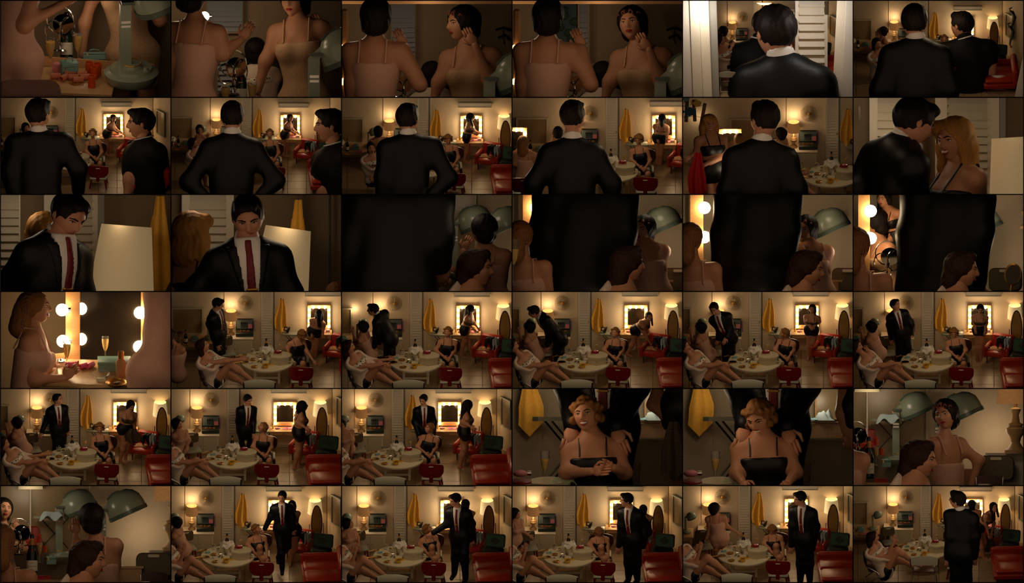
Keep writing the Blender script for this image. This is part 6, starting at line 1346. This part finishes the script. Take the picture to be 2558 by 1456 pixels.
# ---- row 5 column 6, row 6 column 1: under the dryers
for (r_, cc) in ((4, 5), (5, 0)):
    c = Cell(r_, cc); k = 0 if r_ == 4 else 1; o = 0 if k == 0 else 42
    viewwall(c, 'wall_back', 5.3, 'wall', 'cream wall behind the dryers')
    vw(c, wall_frame(1.95 if k == 0 else 2.35, 3.2, 'cream', 'mirror_painted_room'), 88 if k == 0 else 108, 300, 5.15, 'large mirror with painted room reflection', 'mirror')
    vw(c, floor_lamp(), 34 if k == 0 else 76, 160, 4.8, 'white shaded lamp reflected in the mirror', 'lamp', 1.55)
    vw(c, armchair(), 22 + o, 175, 4.7, 'pink armchair reflected in the mirror', 'armchair', 1.2); vw(c, ironing_board(), 92 + o, 156, 4.75, 'ironing board reflected in the mirror', 'ironing board', 1.8); vw(c, draped(.34, .2, .24, 'blue_cloth', 4), 88 + o, 88, 4.55, 'pale garment on the reflected ironing board', 'garment')
    vw(c, flute(.06), 98 + o, 72, 4.6, 'champagne flute reflected on the ironing board', 'glass', .9)
    vw(c, dryer(), 114 + o, 195, 4.7, 'mint dryer reflected in the mirror', 'hair dryer', 1.75, .2); vw(c, dryer(), 224 + o, 222, 4.3, 'mint hood dryer behind her head', 'hair dryer', 2.0)
    if k == 0: vw(c, table_lamp(), 405, 162, 4.0, 'linen shaded table lamp at the right', 'lamp', 3.1)
    else: vw(c, table_lamp(), 432, 162, 4.0, 'linen lampshade edge at the right', 'lamp', 3.1)
    vw(c, E('cabinet', N('top', MB().box(0, 0, 0, 1.2, .5, .06), 'white_paint'), N('body', MB().box(.03, 0, -1.2, 1.1, .46, 1.2), 'cream')), (392, 168)[0] if k == 0 else 430, 166, 4.2, 'white cabinet at the right', 'cabinet', 1., .12)
    vw(c, pad_chair(), 352 if k == 0 else 380, 325, 3.2, 'olive padded chair with wooden grip', 'chair', 2.05, -.1); vw(c, folding_chair('wood_dark'), 340 if k == 0 else 385, 300, 2.4, 'chrome edged folding chair back', 'chair', 1.2)
    vw(c, E('side_table', N('top', MB().box(0, 0, 0, .9, .4, .06), 'wood_top'), N('cabinet', MB().box(0, 0, -.8, .8, .36, .8), 'wood_top')), 272 + o * 1., 206, 3.7, 'wooden side table behind the chair', 'table')
    vw(c, bottle(True), 38 + o, 225, 2.0, 'champagne bottle with gold foil and white label', 'bottle', 2.62); vw(c, flute(.085), 57 + o, 192, 2.5, 'champagne flute behind the bottle', 'glass', 2.2); vw(c, wire_stand(), 6 + o, 172, 2.6, 'chrome wire loop mirror stand', 'stand', 2.1)
    vw(c, small_box(.34, .2, .14, 'seal_red', 'seal_red'), 68 + o * 1.0, 237, 1.9, 'red cosmetic box on the table', 'box'); vw(c, tumbler('orange'), 70 + o, 166, 3., 'orange roller behind the flute', 'roller', 1.6); vw(c, handle_case(.24, .18, .2), 128 if k else 82, 196, 2.6, 'mint vanity case by the bottle', 'case')
    vw(c, E('dressing_table', N('top', MB().box(0, 0, 0, 2.4, 1.4, .06), 'wood_top')), 40 + o, 240, 2.4, 'pale wooden dressing table edge', 'dressing table')
    if k == 0:
        woman(c, dict(hd=(229, 66), nk=(226, 122), pv=(238, 290), ae=(205, 200), aw=(212, 250), be=(314, 180), bw=(290, 262)), 330, 3.0, 'woman with rollers in her hair looking back', -140, (-20, 0, 10), rollers=5, cols=dict(neck=.2))
        woman(c, dict(hd=(166, 178), nk=(148, 240), pv=(140, 360)), 400, 1.0, 'dark haired woman in profile in the foreground', 60, (75, -4, 0), 'robe', ('mid', 'hair_brown'))
        woman(c, dict(hd=(-30, 110), nk=(-28, 160), pv=(-20, 300), be=(12, 230), bw=(14, 290)), 330, 1.4, 'bare shoulder of a woman at the left edge', 170, (170, 0, 0))
    else:
        woman(c, dict(hd=(225, 82), nk=(240, 135), pv=(262, 290), ae=(190, 180), aw=(190, 120), be=(284, 200), bw=(278, 260)), 320, 3.0, 'woman in a blush slip seen from behind', 165, (-150, 5, 0), cols=dict(neck=.2))
        woman(c, dict(hd=(222, 186), nk=(200, 250), pv=(190, 380)), 400, 1.0, 'dark haired woman in profile in the foreground', 60, (75, -2, 0), 'robe', ('mid', 'hair_brown'))
        netted(c, 4, 140, 380, 1.5, look=(165, 0, 0)); woman(c, dict(hd=(8, 60), nk=(2, 105), pv=(0, 220), be=(60, 160), bw=(44, 112), bh=(36, 76)), 260, 4.2, 'woman with red lips seen in the mirror', 15, (20, 12, -10), cols=dict(top='blush_lace'))
    light('lamp_light', c.P(350, 110, 4.5), 4., WL, .25); light('room_fill', c.P(60, 15, 3.6), 8., (1, .82, .58), .3); light('face_fill', c.P(330, 20, 1.9), 5., WL, .3)  # room and face points are added fill, no lamp stands there

clip_all()
